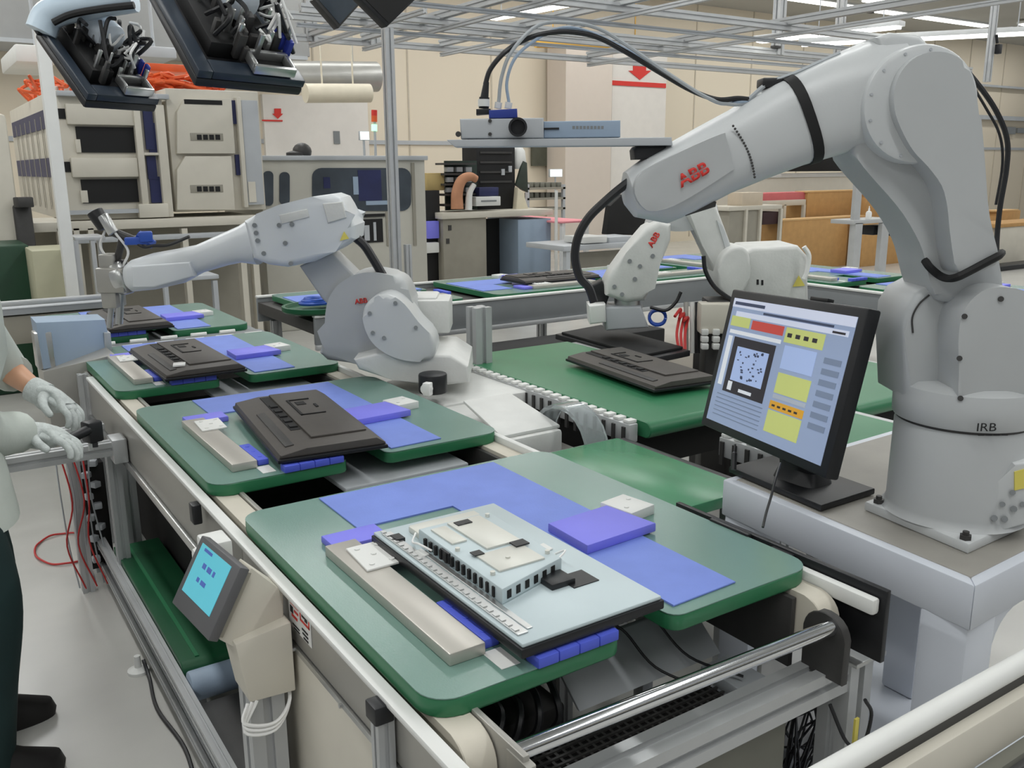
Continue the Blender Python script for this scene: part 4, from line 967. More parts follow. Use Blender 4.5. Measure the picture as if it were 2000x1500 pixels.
# aluminium work stand in front of the worker
t = thing('work_stand', 'aluminium profile stand with hanging hoses in front of the gloved worker', 'stand', (.45, 3.55, 0))
b = MB(); b.profile_bar((.16, 3.44, .655), (.545, 3.44, .655), .05); b.build('front_beam', aluw, t)
b = MB(); b.profile_bar((.30, 3.72, .655), (.545, 3.72, .655), .05); b.build('back_beam', aluw, t)
b = MB(); b.bx(.52, .57, 3.40, 3.50, .60, .69, .004); b.build('corner_bracket', aluw, t)
for x, y in ((.42, 3.72), (.53, 3.50), (.50, 3.9)):
    b = MB(); b.profile_bar((x, y, 0), (x, y, .64), .045); b.build('leg', aluw, t)
b = MB(); b.bx(.45, .54, 3.8, 3.95, .05, .5, .006); b.build('control_box', darkg, t)
b = MB()
for i in range(10): b.box((.47 + .03 * (i % 2), 3.785, .1 + .045 * i), (.03, .03, .025), .3 * i, .004)
b.each('connector', lgrey, t)
for i in range(5):
    x = .36 + i * .03; MB().tube([(x, 3.70, .62), (x + .02 * math.sin(i), 3.68, .42), (x + .01, 3.70, .2), (x + .03, 3.72, .02)], .0032, 6).build('cable', greyc, t)
for i in range(3):
    x = .37 + i * .04; MB().tube([(x, 3.68, .62), (x + .03 * math.sin(i + 1), 3.66, .4), (x - .01, 3.68, .22), (x + .04, 3.70, .02)], .0035, 6).build('red_cable', redc, t)
# ------------------------------------------------------------------ the worker at the left edge
def skin(name, verts, edges, radii, m, parent=None, sub=2, root=0, extra=None):
    me = bpy.data.meshes.new(name); me.from_pydata([tuple(v) for v in verts], edges, [])
    o = bpy.data.objects.new(name, me); C.objects.link(o)
    md = o.modifiers.new('skin', 'SKIN'); md.use_smooth_shade = True
    sv = me.skin_vertices[0].data
    for i, r in enumerate(radii):
        sv[i].radius = (r, r) if not hasattr(r, '__len__') else r
        sv[i].use_root = (i == root)
    s = o.modifiers.new('sub', 'SUBSURF'); s.levels = sub; s.render_levels = sub
    dg = bpy.context.evaluated_depsgraph_get(); dg.update()
    m2 = bpy.data.meshes.new_from_object(o.evaluated_get(dg)); bpy.data.objects.remove(o); bpy.data.meshes.remove(me)
    m2.name = name; b = MB(); b.bm.from_mesh(m2); bpy.data.meshes.remove(m2)
    if extra: extra(b)
    return b.build(name, m, parent, smooth=70)
def chain(b, pts, rad, start=None, V_=None):
    pass
skinm = mat('skin', (206, 158, 128), .5, var=.05, scale=14)
coat = mat('work_coat', (196, 203, 196), .8, var=.06, scale=8, bump=.15, bscale=25)
trou = mat('dark_trousers', (16, 42, 42), .85, var=.15)
shoe = mat('black_shoe', (24, 22, 22), .5, var=.1)
glove = mat('knit_glove', (196, 202, 200), .85, var=.12, scale=60, bump=.25, bscale=220)
hairm = mat('dark_hair', (28, 24, 22), .6, var=.2)
# joints: the worker faces the main line (+x), seen from the right hand side
pel = V((-.02, 2.88, .92)); ch = V((.05, 2.94, 1.22)); nk = V((.03, 2.94, 1.42)); hd = V((.055, 2.94, 1.57))
shN, shF = V((.05, 2.74, 1.36)), V((.06, 3.13, 1.36))
hN = U(112, 855, d=2.72); hF = U(120, 788, d=2.95)
wrN = U(52, 846, d=2.72); wrF = U(80, 768, d=2.96)
elN = V((.09, 2.80, .95)); elF = U(8, 716, d=3.02)
knN, knF = V((.04, 2.66, .50)), V((.05, 2.94, .50)); anN, anF = V((-.02, 2.58, .09)), V((-.005, 2.88, .09))
w = thing('person', 'worker in pale work coat, dark trousers and grey knit gloves at the left edge', 'person', (.0, 2.75, 0))
bN, bF = wrN + (hN - wrN).normalized() * .012, wrF + (hF - wrF).normalized() * .012
bv = [pel, ch, nk, hd + V((-.01, 0, 0)), hd + V((0, 0, .09)), shN, elN, wrN, bN, shF, elF, wrF, bF, pel + V((0, -.10, -.04)), knN, anN, anN + V((.12, -.01, -.05)), pel + V((0, .10, -.04)), knF, anF, anF + V((.12, -.01, -.05))]
be = [(0, 1), (1, 2), (2, 3), (3, 4), (2, 5), (5, 6), (6, 7), (7, 8), (2, 9), (9, 10), (10, 11), (11, 12), (0, 13), (13, 14), (14, 15), (15, 16), (0, 17), (17, 18), (18, 19), (19, 20)]
br = [(.13, .15), (.125, .155), .055, .085, .075, .06, .05, .028, .02, .06, .05, .028, .02, .085, .06, .042, .035, .085, .06, .042, .035]
skin('body', bv, be, br, skinm, w)
# face features (out of the frame, but the figure stays whole)
b = MB(); b.sph(hd + V((.085, 0, .03)), (.018, .014, .024)); b.sph(hd + V((.01, -.078, .03)), (.016, .01, .03)); b.sph(hd + V((.01, .078, .03)), (.016, .01, .03)); b.sph(hd + V((.07, 0, -.03)), (.016, .024, .006)); b.build('face', skinm, w)
b = MB(); b.sph(hd + V((.072, -.03, .05)), .011); b.sph(hd + V((.072, .03, .05)), .011); b.each('eye', white, w)
b = MB(); b.sph(hd + V((-.015, 0, .075)), (.098, .092, .085)); b.build('hair', hairm, w)
# coat with sleeves
cvv = [shN, elN, elN + (wrN - elN) * .8]
def torso(b):
    X, Y = V((1, 0, 0)), V((0, 1, 0))
    def R(p, dz, rx, ry): return ringse(p + V((0, 0, dz)), X, Y, rx, ry, 2.4, 32)
    b.loft([R(pel, -.24, .175, .25), R(pel, -.235, .19, .26), R(pel, -.1, .175, .24), R(pel, .06, .152, .20), R(ch, -.08, .15, .205), R(ch, .06, .15, .215), R(ch, .14, .13, .215), R(nk, -.04, .10, .15), R(nk, .0, .068, .075), R(nk, .03, .066, .07)])
    b.tube([shF, shF + (elF - shF) * .5, elF, elF + (wrF - elF) * .28], lambda q: .08 - .018 * q, 16)
    b.sph(shF, .085); b.sph(shN, .085)
    b.tube([shN, shN + (elN - shN) * .5, elN, elN + (wrN - elN) * .8], lambda q: .082 - .02 * q, 16)
b = MB(); torso(b); b.build('coat', coat, w, smooth=60)
def legs(b):
    X, Y = V((1, 0, 0)), V((0, 1, 0))
    b.loft([ringse(pel + V((0, 0, z)), X, Y, rx, ry, 2.3, 32) for z, rx, ry in ((.04, .135, .165), (-.05, .148, .185), (-.16, .14, .185), (-.20, .10, .14))])
    for s_, kn, an in ((-1, knN, anN), (1, knF, anF)):
        b.tube([pel + V((0, s_ * .08, -.06)), pel * .5 + kn * .5 + V((0, s_ * .05, 0)), kn, kn * .45 + an * .55, V((an.x, an.y, .06))], lambda q: .112 - .034 * q, 18)
b = MB(); legs(b); b.build('trousers', trou, w, smooth=60)
for a in (anN, anF):
    b = MB(); c_ = V((a.x + .06, a.y - .005, 0))
    b.loft([ringse(c_ + V((0, 0, z)), V((1, 0, 0)), V((0, 1, 0)), rx, ry, 2.4) for z, rx, ry in ((0, .135, .048), (.02, .14, .05), (.05, .13, .047))] + [ringse(c_ + V((-.035, 0, .085)), V((1, 0, 0)), V((0, 1, 0)), .085, .042, 2.2), ringse(c_ + V((-.06, 0, .12)), V((1, 0, 0)), V((0, 1, 0)), .055, .04, 2.0)])
    b.build('shoe', shoe, w)
def hand(wr, kn, down, side, curl, m, nm):
    """gloved hand: palm block, four curled fingers of unequal length, thumb off the side of the palm"""
    K = 1.22; f = (kn - wr).normalized(); side = (V(side) - f * V(side).dot(f)).normalized(); dn = V(down); dn = (dn - f * dn.dot(f) - side * dn.dot(side)).normalized()
    vs = [wr - f * .02, wr + f * .02, wr + f * .055, wr + f * .085]; es = [(0, 1), (1, 2), (2, 3)]; rs = [(.027, .034), (.024, .036), (.021, .040), (.018, .036)]
    for k, (off, L) in enumerate(((-.030, .062), (-.010, .072), (.010, .068), (.029, .054))):
        base = wr + f * .088 + side * off; i0 = len(vs)
        d1 = (f * math.cos(.35 * curl) + dn * math.sin(.35 * curl)); d2 = (f * math.cos(1.0 * curl) + dn * math.sin(1.0 * curl)); d3 = (f * math.cos(1.6 * curl) + dn * math.sin(1.6 * curl))
        p1 = base + d1 * L * .45; p2 = p1 + d2 * L * .35; p3 = p2 + d3 * L * .28
        vs += [base, p1, p2, p3]; rs += [.0105, .0095, .0088, .0075]; es += [(3, i0), (i0, i0 + 1), (i0 + 1, i0 + 2), (i0 + 2, i0 + 3)]
    i0 = len(vs); tb = wr + f * .03 - side * .032
    vs += [tb - side * .012 + f * .008, tb - side * .028 + f * .034 + dn * .012, tb - side * .026 + f * .062 + dn * .026]; rs += [.013, .011, .009]; es += [(1, i0), (i0, i0 + 1), (i0 + 1, i0 + 2)]
    vs = [wr + (v - wr) * K for v in vs]; rs = [tuple(q * K for q in r) if hasattr(r, '__len__') else r * K for r in rs]
    def palm(b):
        c_ = wr + f * .058 * K; b.loft([[c_ + f * (.052 * K * math.cos(t)) + (side * math.cos(q) * .036 * K + dn * math.sin(q) * .016 * K) * max(math.sin(t), .02) for q in [2 * PI * i / 16 for i in range(16)]] for t in [PI * j / 10 for j in range(11)]])
    return skin(nm, vs, es, rs, m, w, root=1, extra=palm)
hand(wrF, hF, (.3, 0, -1), (.25, .95, 0), 1.0, glove, 'glove')
hand(wrN, hN, (.3, .2, -1), (-.3, .95, .0), .9, glove, 'glove')
b = MB(); b.tube([wrN - (hN - wrN).normalized() * .20, wrN - (hN - wrN).normalized() * .08, wrN + (hN - wrN).normalized() * .01], lambda s: .062 - .018 * s, 14); b.build('glove_cuff', glove, w)
b = MB(); q0 = wrF; dF = (hF - wrF).normalized(); b.tube([q0 - dF * .035, q0 - dF * .01, q0 + dF * .02], .042, 14); b.build('glove_cuff', glove, w)
# what the hands hold
t = thing('hand_tool', 'black hand tool held by the gloved worker', 'tool', U(160, 850, d=2.8))
b = MB(); b.cyl(U(118, 866, d=2.80), U(176, 838, d=2.86), .016, n=14, bev=.004); b.build('handle', blackp, t)
b = MB(); b.box(U(180, 842, d=2.88), (.05, .05, .07), .4, .008); b.cyl(U(182, 850, d=2.88), U(184, 874, d=2.88), .012, n=10); b.build('head', blackp, t)
b = MB(); b.cyl(U(176, 862, d=2.87), U(178, 880, d=2.87), .007, n=8); b.build('steel_tip', alu, t)
# ------------------------------------------------------------------ room shell
fl = mat('polished_floor', (188, 187, 182), .24, var=.06, scale=2.2, bump=.06, bscale=9)
wallm = mat('beige_wall', (226, 215, 195), .7, var=.015, scale=.6)
wallw = mat('white_wall', (226, 222, 216), .7, var=.02)
ceil = mat('ceiling', (176, 176, 172), .8, var=.06, scale=.7)
YW = 15.0
struct('floor', MB().bx(-9, 34, -5, YW + .3, -.1, 0), fl)
struct('wall_back', MB().bx(-9, 34, YW, YW + .2, 0, 5.2), wallm)
struct('ceiling', MB().bx(-9, 34, -5, YW + .3, 5.0, 5.15), ceil)
b = MB()
for i in range(24): x = -8 + i * 1.75; b.bx(x, x + .03, YW - .012, YW, .1, 5)
struct('trim_1', b, mat('wall_seam', (196, 186, 168), .7))
b = MB(); b.bx(-9, 34, YW - .03, YW, 2.05, 2.12)
struct('trim_2', b, lgrey)
def FB(mb, x0, x1, y0, y1, Y, dep, bev=0, floor=False):
    """box whose front face covers the measured span at distance Y"""
    a, c = U(x0, (y0 + y1) / 2, y=Y), U(x1, (y0 + y1) / 2, y=Y)
    zt, zb_ = U((x0 + x1) / 2, y0, y=Y).z, U((x0 + x1) / 2, y1, y=Y).z
    return mb.bx(a.x, c.x, Y, Y + dep, 0 if floor else zb_, zt, bev)
b = MB(); FB(b, 520, 722, 188, 420, YW - .1, .1, floor=True); struct('trim_3', b, wallw)
b = MB(); FB(b, 1195, 1300, 98, 330, YW - .5, .5, floor=True); struct('trim_4', b, wallw, 'white pillar with a red line and arrow')
b = MB(); FB(b, 1105, 1195, 60, 330, YW - .7, .6, floor=True); struct('trim_5', b, mat('pinkish_pillar', (212, 201, 190), .7, var=.01))
b = MB(); FB(b, 1040, 1102, 282, 324, YW - .1, .06); struct('window_1', b, mat('mesh_window', (84, 86, 74), .5, var=.2))
b = MB(); FB(b, -160, 600, -60, 86, 13.9, 1.1); struct('trim_6', b, mat('soffit_grey', (150, 151, 150), .7, var=.03))
b = MB(); FB(b, -160, 600, 86, 94, 13.85, 1.1); struct('trim_7', b, lgrey)
# pillar sign
s = thing('pillar_sign', 'red arrow and red line on the white pillar at the back wall', 'sign', U(1247, 150, y=YW - .52))
b = MB(); FB(b, 1194, 1301, 160, 169, YW - .515, .012); b.build('red_line', red, s)
b = MB(); b.prism([U(x, y, y=YW - .515) for x, y in ((1237, 124), (1262, 122), (1262, 138), (1272, 138), (1250, 156), (1228, 138), (1237, 138))], (0, .012, 0)); b.build('red_arrow', red, s)
s = thing('wall_sign', 'small red arrow sign on the white wall behind the beige test cabinets', 'sign', U(542, 225, y=YW - .12))
b = MB(); b.prism([U(x, y, y=YW - .115) for x, y in ((536, 212), (549, 212), (549, 222), (553, 222), (543, 232), (532, 222), (536, 222))], (0, .012, 0)); b.build('red_arrow', red, s)
b = MB(); FB(b, 512, 552, 234, 237, YW - .115, .012); b.build('red_line', red, s)
b = MB(); FB(b, 652, 664, 256, 281, YW - .115, .012); tag(b.build('wall_notice', grey, None, loc=U(658, 281, y=YW - .11)), 'small grey notice on the white wall, left of the signal tower', 'notice')
b = MB(); b.cyl(U(596, 182, y=12.5), U(722, 182, y=12.5), .13, n=20); p = U(630, 182, y=12.5); b.cyl(p, (p.x, p.y, 4.995), .012, n=6); p = U(690, 182, y=12.5); b.cyl(p, (p.x, p.y, 5.0), .012, n=6); tag(b.build('air_duct', mat('cream_duct', (222, 214, 194), .5), None, loc=U(660, 182, y=12.5)), 'cream round air duct high on the white wall', 'duct')
b = MB(); b.cyl(U(560, 150, y=13.2), U(735, 150, y=13.2), .22, n=20); p = U(690, 150, y=13.2); b.cyl(p, (p.x, p.y, 4.9), .012, n=6); tag(b.build('air_duct', mat('foil_duct', (176, 176, 172), .35, metal=.4), None, loc=U(660, 150, y=13.2)), 'grey foil air duct above the cream duct', 'duct')
b = MB(); b.cyl(U(1046, 86, y=12), U(1272, 92, y=12), .055, n=14); p = U(1080, 87, y=12); b.cyl(p, (p.x, p.y, 4.995), .008, n=6); p = U(1240, 91, y=12); b.cyl(p, (p.x, p.y, 4.995), .008, n=6); tag(b.build('yellow_pipe', mat('yellow_pipe', (226, 176, 70), .5), None, loc=U(1150, 88, y=12)), 'yellow pipe below the overhead rails in front of the pillars', 'pipe')

# ------------------------------------------------------------------ beige test cabinets, upper left
Y1 = 8.5
t = thing('test_cabinet', 'beige test cabinet with two drawers over dark bays, left of the pair', 'cabinet', (U(215, 300, y=Y1).x, Y1 + .4, 0))
b = MB(); FB(b, 112, 326, 180, 428, Y1 + .06, 3.2, .01); b.build('body', beige, t)
b = MB(); FB(b, 130, 268, 204, 244, Y1, .07, .008); b.build('drawer', beige, t)
b = MB(); FB(b, 140, 270, 308, 346, Y1, .07, .008); b.build('drawer', beige, t)
b = MB(); FB(b, 150, 266, 248, 298, Y1 + .045, .02); FB(b, 112, 128, 212, 232, Y1 + .05, .02); b.each('dark_bay', blackm, t)
b = MB(); FB(b, 160, 270, 350, 396, Y1 + .045, .02); FB(b, 122, 138, 316, 336, Y1 + .05, .02); b.each('dark_bay', blackm, t)
b = MB(); FB(b, 148, 158, 272, 298, Y1 + .03, .03, .003); FB(b, 158, 172, 372, 396, Y1 + .03, .03, .003); b.each('latch', beige, t)
b = MB(); FB(b, 282, 300, 204, 292, Y1 + .03, .04); FB(b, 290, 312, 240, 300, Y1 + .035, .04); FB(b, 288, 306, 305, 350, Y1 + .03, .04); FB(b, 294, 318, 345, 396, Y1 + .035, .04); b.each('navy_panel', navy, t)
b = MB(); FB(b, 270, 283, 200, 424, Y1 - .02, .10, .006); FB(b, 312, 330, 205, 424, Y1 - .02, .10, .006); FB(b, 272, 330, 398, 425, Y1 - .04, .12, .006); FB(b, 280, 322, 298, 303, Y1 - .01, .05); b.build('door_frame', beige, t)
b = MB(); FB(b, 112, 330, 180, 190, Y1 - .02, .1, .004); FB(b, 112, 280, 410, 418, Y1 - .02, .1); b.build('trim_rail', lgrey, t)
xs = U(112, 300, y=Y1 + .06).x
b = MB(); b.bx(xs - .012, xs, 9.0, 11.6, U(60, 260, x=xs).z, U(60, 226, x=xs).z); b.bx(xs - .012, xs, 9.0, 11.6, U(70, 345, x=xs).z, U(70, 311, x=xs).z); b.each('navy_window', navy, t)
b = MB()
for i in range(6): b.bx(xs - .016, xs - .012, 9.2 + i * .4, 9.23 + i * .4, 1.3, 2.1)
b.build('side_seams', beige_d, t)
t = thing('test_cabinet', 'beige test cabinet with slotted doors, right of the pair', 'cabinet', (U(420, 300, y=Y1).x, Y1 + .4, 0))
b = MB(); FB(b, 333, 512, 176, 412, Y1 + .06, 2.4, .01); b.build('body', beige, t)
for (y0, y1) in ((192, 300), (305, 410)):
    b = MB()
    q = [U(x, y, y=Y1) for x, y in ((346, y1), (346, y0 + 26), (362, y0), (452, y0), (460, y1))]
    b.prism(q, (0, .07, 0), .006); dr = b.build('door', beige, t)
    ym = y0 + 68 if y0 < 200 else y0 + 56
    b = MB(); FB(b, 372, 436, ym, ym + 15, Y1 - .006, .012, .003); b.build('slot_plate', beige_d, dr)
    b = MB()
    for i in range(4): FB(b, 385 + i * 12, 394 + i * 12, ym + 3, ym + 13, Y1 - .010, .006)
    b.build('slot', blackm, dr)
b = MB(); FB(b, 360, 434, 195, 204, Y1 - .004, .01); b.build('top_slot', blackm, t)
b = MB(); FB(b, 453, 463, 196, 242, Y1 + .03, .04); FB(b, 461, 469, 302, 342, Y1 + .03, .04); b.each('navy_strip', navy, t)
b = MB(); FB(b, 478, 510, 196, 400, Y1 + .0, .08, .006); b.build('side_column', lgrey, t)
b = MB(); FB(b, 470, 478, 190, 405, Y1 - .02, .1, .004); FB(b, 486, 500, 355, 395, Y1 - .01, .02); b.build('column_trim', beige, t)
# the base frame under both cabinets
t = thing('base_frame', 'long beige base frame with open legs under the test cabinets', 'frame', (U(300, 440, y=Y1).x, Y1, 0))
b = MB(); FB(b, 60, 508, 428, 446, Y1 - .05, .9, .006); b.build('top_beam', beige, t)
b = MB(); FB(b, 150, 508, 458, 468, Y1 - .06, .1, .004); b.build('lower_beam', lgrey, t)
for x in (118, 150, 178, 360, 470, 494):
    b = MB(); FB(b, x, x + 11, 446, 560, Y1 - .05, .1, floor=True); b.build('leg', beige, t)
b = MB(); FB(b, 60, 508, 446, 580, Y1 + .6, .02, floor=True); b.build('back_sheet', beige_d, t)
b = MB(); FB(b, 66, 145, 488, 566, 7.2, .5, .01, floor=True); tag(b.build('low_cabinet', mat('sage_beige', (178, 176, 150), .5), None, loc=(U(105, 500, y=7.2).x, 7.4, 0)), 'plain sage beige low cabinet left of the blue fitted gripper', 'cabinet')
b = MB(); FB(b, 146, 206, 462, 470, 7.0, .3, .004); FB(b, 148, 158, 470, 560, 7.0, .06, floor=True); FB(b, 182, 190, 470, 560, 7.0, .06, floor=True); FB(b, 196, 204, 470, 560, 7.25, .06, floor=True); tag(b.build('side_table', aluw, None, loc=(U(175, 500, y=7.0).x, 7.1, 0)), 'narrow grey side table behind the gripper', 'table')
b = MB(); FB(b, 320, 428, 540, 548, 7.3, .4, .004); FB(b, 322, 330, 548, 600, 7.3, .06, floor=True); FB(b, 418, 427, 548, 600, 7.3, .06, floor=True); tag(b.build('side_table', lgrey, None, loc=(U(375, 560, y=7.3).x, 7.4, 0)), 'low pale table under the reaching robot forearm', 'table')
b = MB(); FB(b, -60, 62, 480, 566, 7.6, .6, .02, floor=True); tag(b.build('tool_chest', mat('dark_green', (22, 60, 40), .5, var=.15), None, loc=(U(20, 500, y=7.6).x, 7.8, 0)), 'dark green chest at the far left edge', 'chest')
b = MB(); FB(b, -30, 28, 222, 480, 8.3, .5, .03, floor=True); tag(b.build('cabinet', beige, None, loc=(U(0, 400, y=7.9).x, 8.1, 0)), 'rounded beige cabinet at the far left edge', 'cabinet')
b = MB(); FB(b, 30, 66, 400, 480, 8.25, .2, .02, floor=True); b.box(U(46, 395, y=8.2), (.12, .1, .08), .3, .01); tag(b.build('control_stand', dgrey, None, loc=(U(46, 480, y=8.2).x, 8.3, 0)), 'dark control stand between the rounded cabinet and the beige pole', 'stand')
t = thing('pole', 'off white square pole in front of the left test cabinet', 'pole', (.92, 7.0, 0))
MB().bx(.885, .965, 6.96, 7.04, 0, 2.55, .006).build('shaft', whitep, t)
MB().bx(.84, 1.01, 6.91, 7.09, 0, .02, .004).build('foot_plate', alu, t)
# orange cables on top of the cabinets
zt = U(215, 180, y=Y1).z + .01
t = thing('cable_bundle', 'tangle of orange cables lying on top of the left test cabinet', 'cables', (xs + .4, 9.5, zt))
b = MB(); random.seed(11)
for i in range(26):
    y = 8.8 + random.random() * 2.4; x = xs + .02 + random.random() * .5
    b.tube([(x + random.uniform(-.1, .1), y + random.uniform(-.25, .25), zt + .02 + random.random() * .16) for _ in range(4)], .016, 5, 4)
b.each('orange_cable', orange, t)
b = MB()
for i in range(8): b.box((xs + .1 + random.random() * .5, 8.9 + random.random() * 1.6, zt + .04), (.07, .1, .07), random.random(), .008)
b.each('white_plug', whitep, t)
t = thing('cable_bundle', 'orange cables lying on top of the right test cabinet', 'cables', (U(400, 160, y=9).x, 9.0, zt))
b = MB()
for i in range(20):
    x = U(275 + random.random() * 160, 150, y=8.9).x
    b.tube([(x + random.uniform(-.35, .35), 8.75 + random.random() * .6, zt + .02 + random.random() * .2) for _ in range(4)], .018, 5, 4)
b.each('orange_cable', orange, t)
b = MB(); FB(b, 285, 380, 125, 140, 9.6, .3, .01); b.build('orange_tray', orange, t)
t = thing('duct_box', 'white metal duct frame on the ceiling side behind the tilted black panels', 'duct', U(60, 100, y=11))
b = MB(); FB(b, 30, 110, 88, 122, 11, 1.5, .02); b.build('box', whitep, t)
b = MB(); p = U(70, 90, y=11.5); b.cyl(p, (p.x, p.y, 4.995), .02, n=8); p = U(300, 95, y=11.5); b.cyl(p, (p.x, p.y, 4.995), .02, n=8); b.each('hanger', lgrey, t)
b = MB(); FB(b, 250, 345, 90, 112, 11, 1.0, .02); b.build('long_box', lgrey, t)

# ------------------------------------------------------------------ enclosed machine with windows
Y2 = 9.0
t = thing('enclosed_machine', 'grey beige enclosed machine with rounded dark windows, left of the aluminium pole', 'machine', (U(680, 400, y=Y2).x, Y2 + .5, 0))
b = MB(); FB(b, 512, 832, 312, 482, Y2, 1.3, .012, floor=True); b.build('body', mat('machine_grey', (186, 184, 174), .5, var=.03), t)
b = MB(); FB(b, 505, 836, 304, 313, Y2 - .04, 1.4, .006); b.build('top_rail', lgrey, t)
def rrect(mb, x0, x1, y0, y1, r, Y, th):
    P = []
    for cx_, cy_, a0 in ((x1 - r, y0 + r, -90), (x1 - r, y1 - r, 0), (x0 + r, y1 - r, 90), (x0 + r, y0 + r, 180)):
        for i in range(6): a = math.radians(a0 + 90 * i / 5); P.append(U(cx_ + r * math.cos(a), cy_ + r * math.sin(a), y=Y))
    return mb.prism(P, (0, th, 0))
for args in ((514, 534, 334, 402, 9), (546, 566, 336, 400, 9), (610, 803, 328, 412, 18)):
    b = MB(); rrect(b, *args, Y2 - .012, .015); wn = b.build('window', glassd, t)
b = MB(); FB(b, 632, 645, 346, 368, Y2 - .016, .004); FB(b, 700, 745, 332, 392, Y2 - .016, .004); b.each('window_content', navy, wn)
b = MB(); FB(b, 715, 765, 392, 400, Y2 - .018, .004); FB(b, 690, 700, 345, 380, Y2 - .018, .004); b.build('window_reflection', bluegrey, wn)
b = MB(); FB(b, 690, 752, 418, 424, Y2 - .02, .03); FB(b, 694, 748, 428, 474, Y2 - .012, .014); b.build('lower_opening', blackm, t)
b = MB(); FB(b, 712, 722, 440, 470, Y2 - .02, .01); FB(b, 730, 735, 434, 470, Y2 - .02, .01); b.each('roller', lgrey, t)
b = MB(); FB(b, 755, 760, 414, 480, Y2 - .012, .014); FB(b, 806, 812, 318, 480, Y2 - .012, .014); b.build('panel_seam', beige_d, t)
b = MB(); b.lathe([(.10, 0), (.10, .03), (.04, .05)], U(578, 304, y=Y2 + .4), 16); b.sph(U(590, 296, y=Y2 + .4), (.1, .1, .09)); tag(b.build('rubber_cap', dgrey, None, loc=U(585, 304, y=Y2 + .4)), 'dark rubber cap on top of the enclosed machine', 'cap')
t = thing('signal_tower', 'signal light tower with red and green lamps behind the enclosed machine', 'signal light', U(731, 300, y=10.4))
for (y0, y1, m, nm) in ((215, 226, red, 'red_lamp'), (226, 238, orange, 'orange_lamp'), (243, 256, mat('green_lamp', (170, 240, 190), .4, emit=1.2), 'green_lamp')):
    b = MB(); b.cyl(U(731, y1, y=10.4), U(731, y0, y=10.4), .036, n=14); b.build(nm, m, t)
b = MB(); b.cyl((U(731, 306, y=10.4).x, 10.4, 0), U(731, 215, y=10.4), .016, n=10); b.build('post', lgrey, t)
lits = mat('lit_screen', (232, 240, 236), .4, emit=1.1)
def status_screen(x0, x1, y0, y1, Y, lab):
    p = U((x0 + x1) / 2, y1, y=Y); t = thing('status_screen', lab, 'screen', (p.x, Y, 0))
    b = MB(); FB(b, x0 - 1, x1 + 1, y0 - 1, y1 + 1, Y + .004, .05, .006); b.build('case', lgrey, t)
    b = MB(); FB(b, x0, x1, y0, y1, Y, .006); b.build('display', lits, t)
    b = MB(); b.cyl((p.x, Y + .03, 0), (p.x, Y + .03, p.z), .015, n=8); b.build('post', lgrey, t)
status_screen(704, 721, 257, 273, 10.4, 'small glowing white screen left of the signal tower')
# tall aluminium pole
t = thing('pole', 'tall slender aluminium pole standing left of centre in the whole height', 'pole', (3.36, 6.85, 0))
pb, pt = U(774, 545, y=6.85), U(760, 55, y=6.85)
b = MB(); b.profile_bar((pb.x, 6.85, 0), (pb.x, 6.85, pt.z), .075); b.build('shaft', aluw, t)
b = MB(); b.profile_bar((pb.x + .09, 6.8, 0), (pb.x + .09, 6.8, U(788, 478, y=6.8).z), .05); b.build('side_bar', aluw, t)

# ------------------------------------------------------------------ work bench with the black cabinet, centre
Y3 = 10.5
t = thing('workbench', 'beige workbench with steel cabinets under it, centre background', 'workbench', (U(960, 450, y=Y3).x, Y3 + .4, 0))
b = MB(); FB(b, 864, 1080, 412, 424, Y3, .9, .006); b.build('bench_top', beige, t)
b = MB(); FB(b, 866, 950, 424, 505, Y3 + .05, .8, .006, floor=True); b.build('cabinet', beige_d, t)
b = MB(); FB(b, 1012, 1076, 428, 512, Y3 + .02, .8, .006, floor=True); b.build('side_cabinet', bluegrey, t)
b = MB(); FB(b, 950, 1012, 426, 500, Y3 + .5, .02, floor=True); b.build('gap_shade', blackm, t)  # black sheet stands for the shade in the open gap between the cabinets
b = MB(); FB(b, 876, 882, 440, 450, Y3 + .04, .02); FB(b, 872, 878, 466, 476, Y3 + .04, .02); b.each('handle', dgrey, t)
t = thing('machine_cabinet', 'tall black cabinet on the workbench below the camera bracket', 'cabinet', U(968, 410, y=Y3 + .5))
b = MB(); FB(b, 932, 1006, 284, 414, Y3 + .45, .4, .006); b.build('case', blackm, t)
for i in range(4):
    b = MB(); FB(b, 938, 1000, 296 + i * 19, 300 + i * 19, Y3 + .435, .03); b.build('shelf_rail', dgrey, t)
b = MB(); FB(b, 980, 986, 330, 342, Y3 + .43, .03); FB(b, 994, 1000, 324, 336, Y3 + .43, .03); b.each('reel', lgrey, t)
t = thing('label_printer', 'small pale printer standing on the workbench in front of the black cabinet', 'printer', U(955, 402, y=Y3 + .1))
b = MB(); FB(b, 930, 978, 384, 402, Y3 + .05, .3, .008); b.build('body', whitep, t)
b = MB(); FB(b, 936, 974, 366, 383, Y3 + .12, .2, .006); b.build('upper_unit', navy, t)
b = MB(); FB(b, 940, 970, 391, 394, Y3 + .045, .01); b.build('paper_slot', grey, t)
t = thing('parts_rack', 'dark green parts rack on the left end of the workbench', 'rack', U(898, 410, y=Y3 + .3))
b = MB(); FB(b, 870, 932, 314, 410, Y3 + .42, .03); b.build('back_panel', mat('rack_green', (40, 56, 48), .6, var=.2), t)
for i in range(5):
    b = MB(); FB(b, 868, 930, 318 + i * 20, 322 + i * 20, Y3 + .2, .25); b.build('shelf', dgrey, t)
b = MB()
for i in range(9): FB(b, 874 + (i % 3) * 18, 886 + (i % 3) * 18, 326 + 20 * (i // 3), 336 + 20 * (i // 3), Y3 + .25, .1, .006)
b.each('part_bin', lgrey, t)
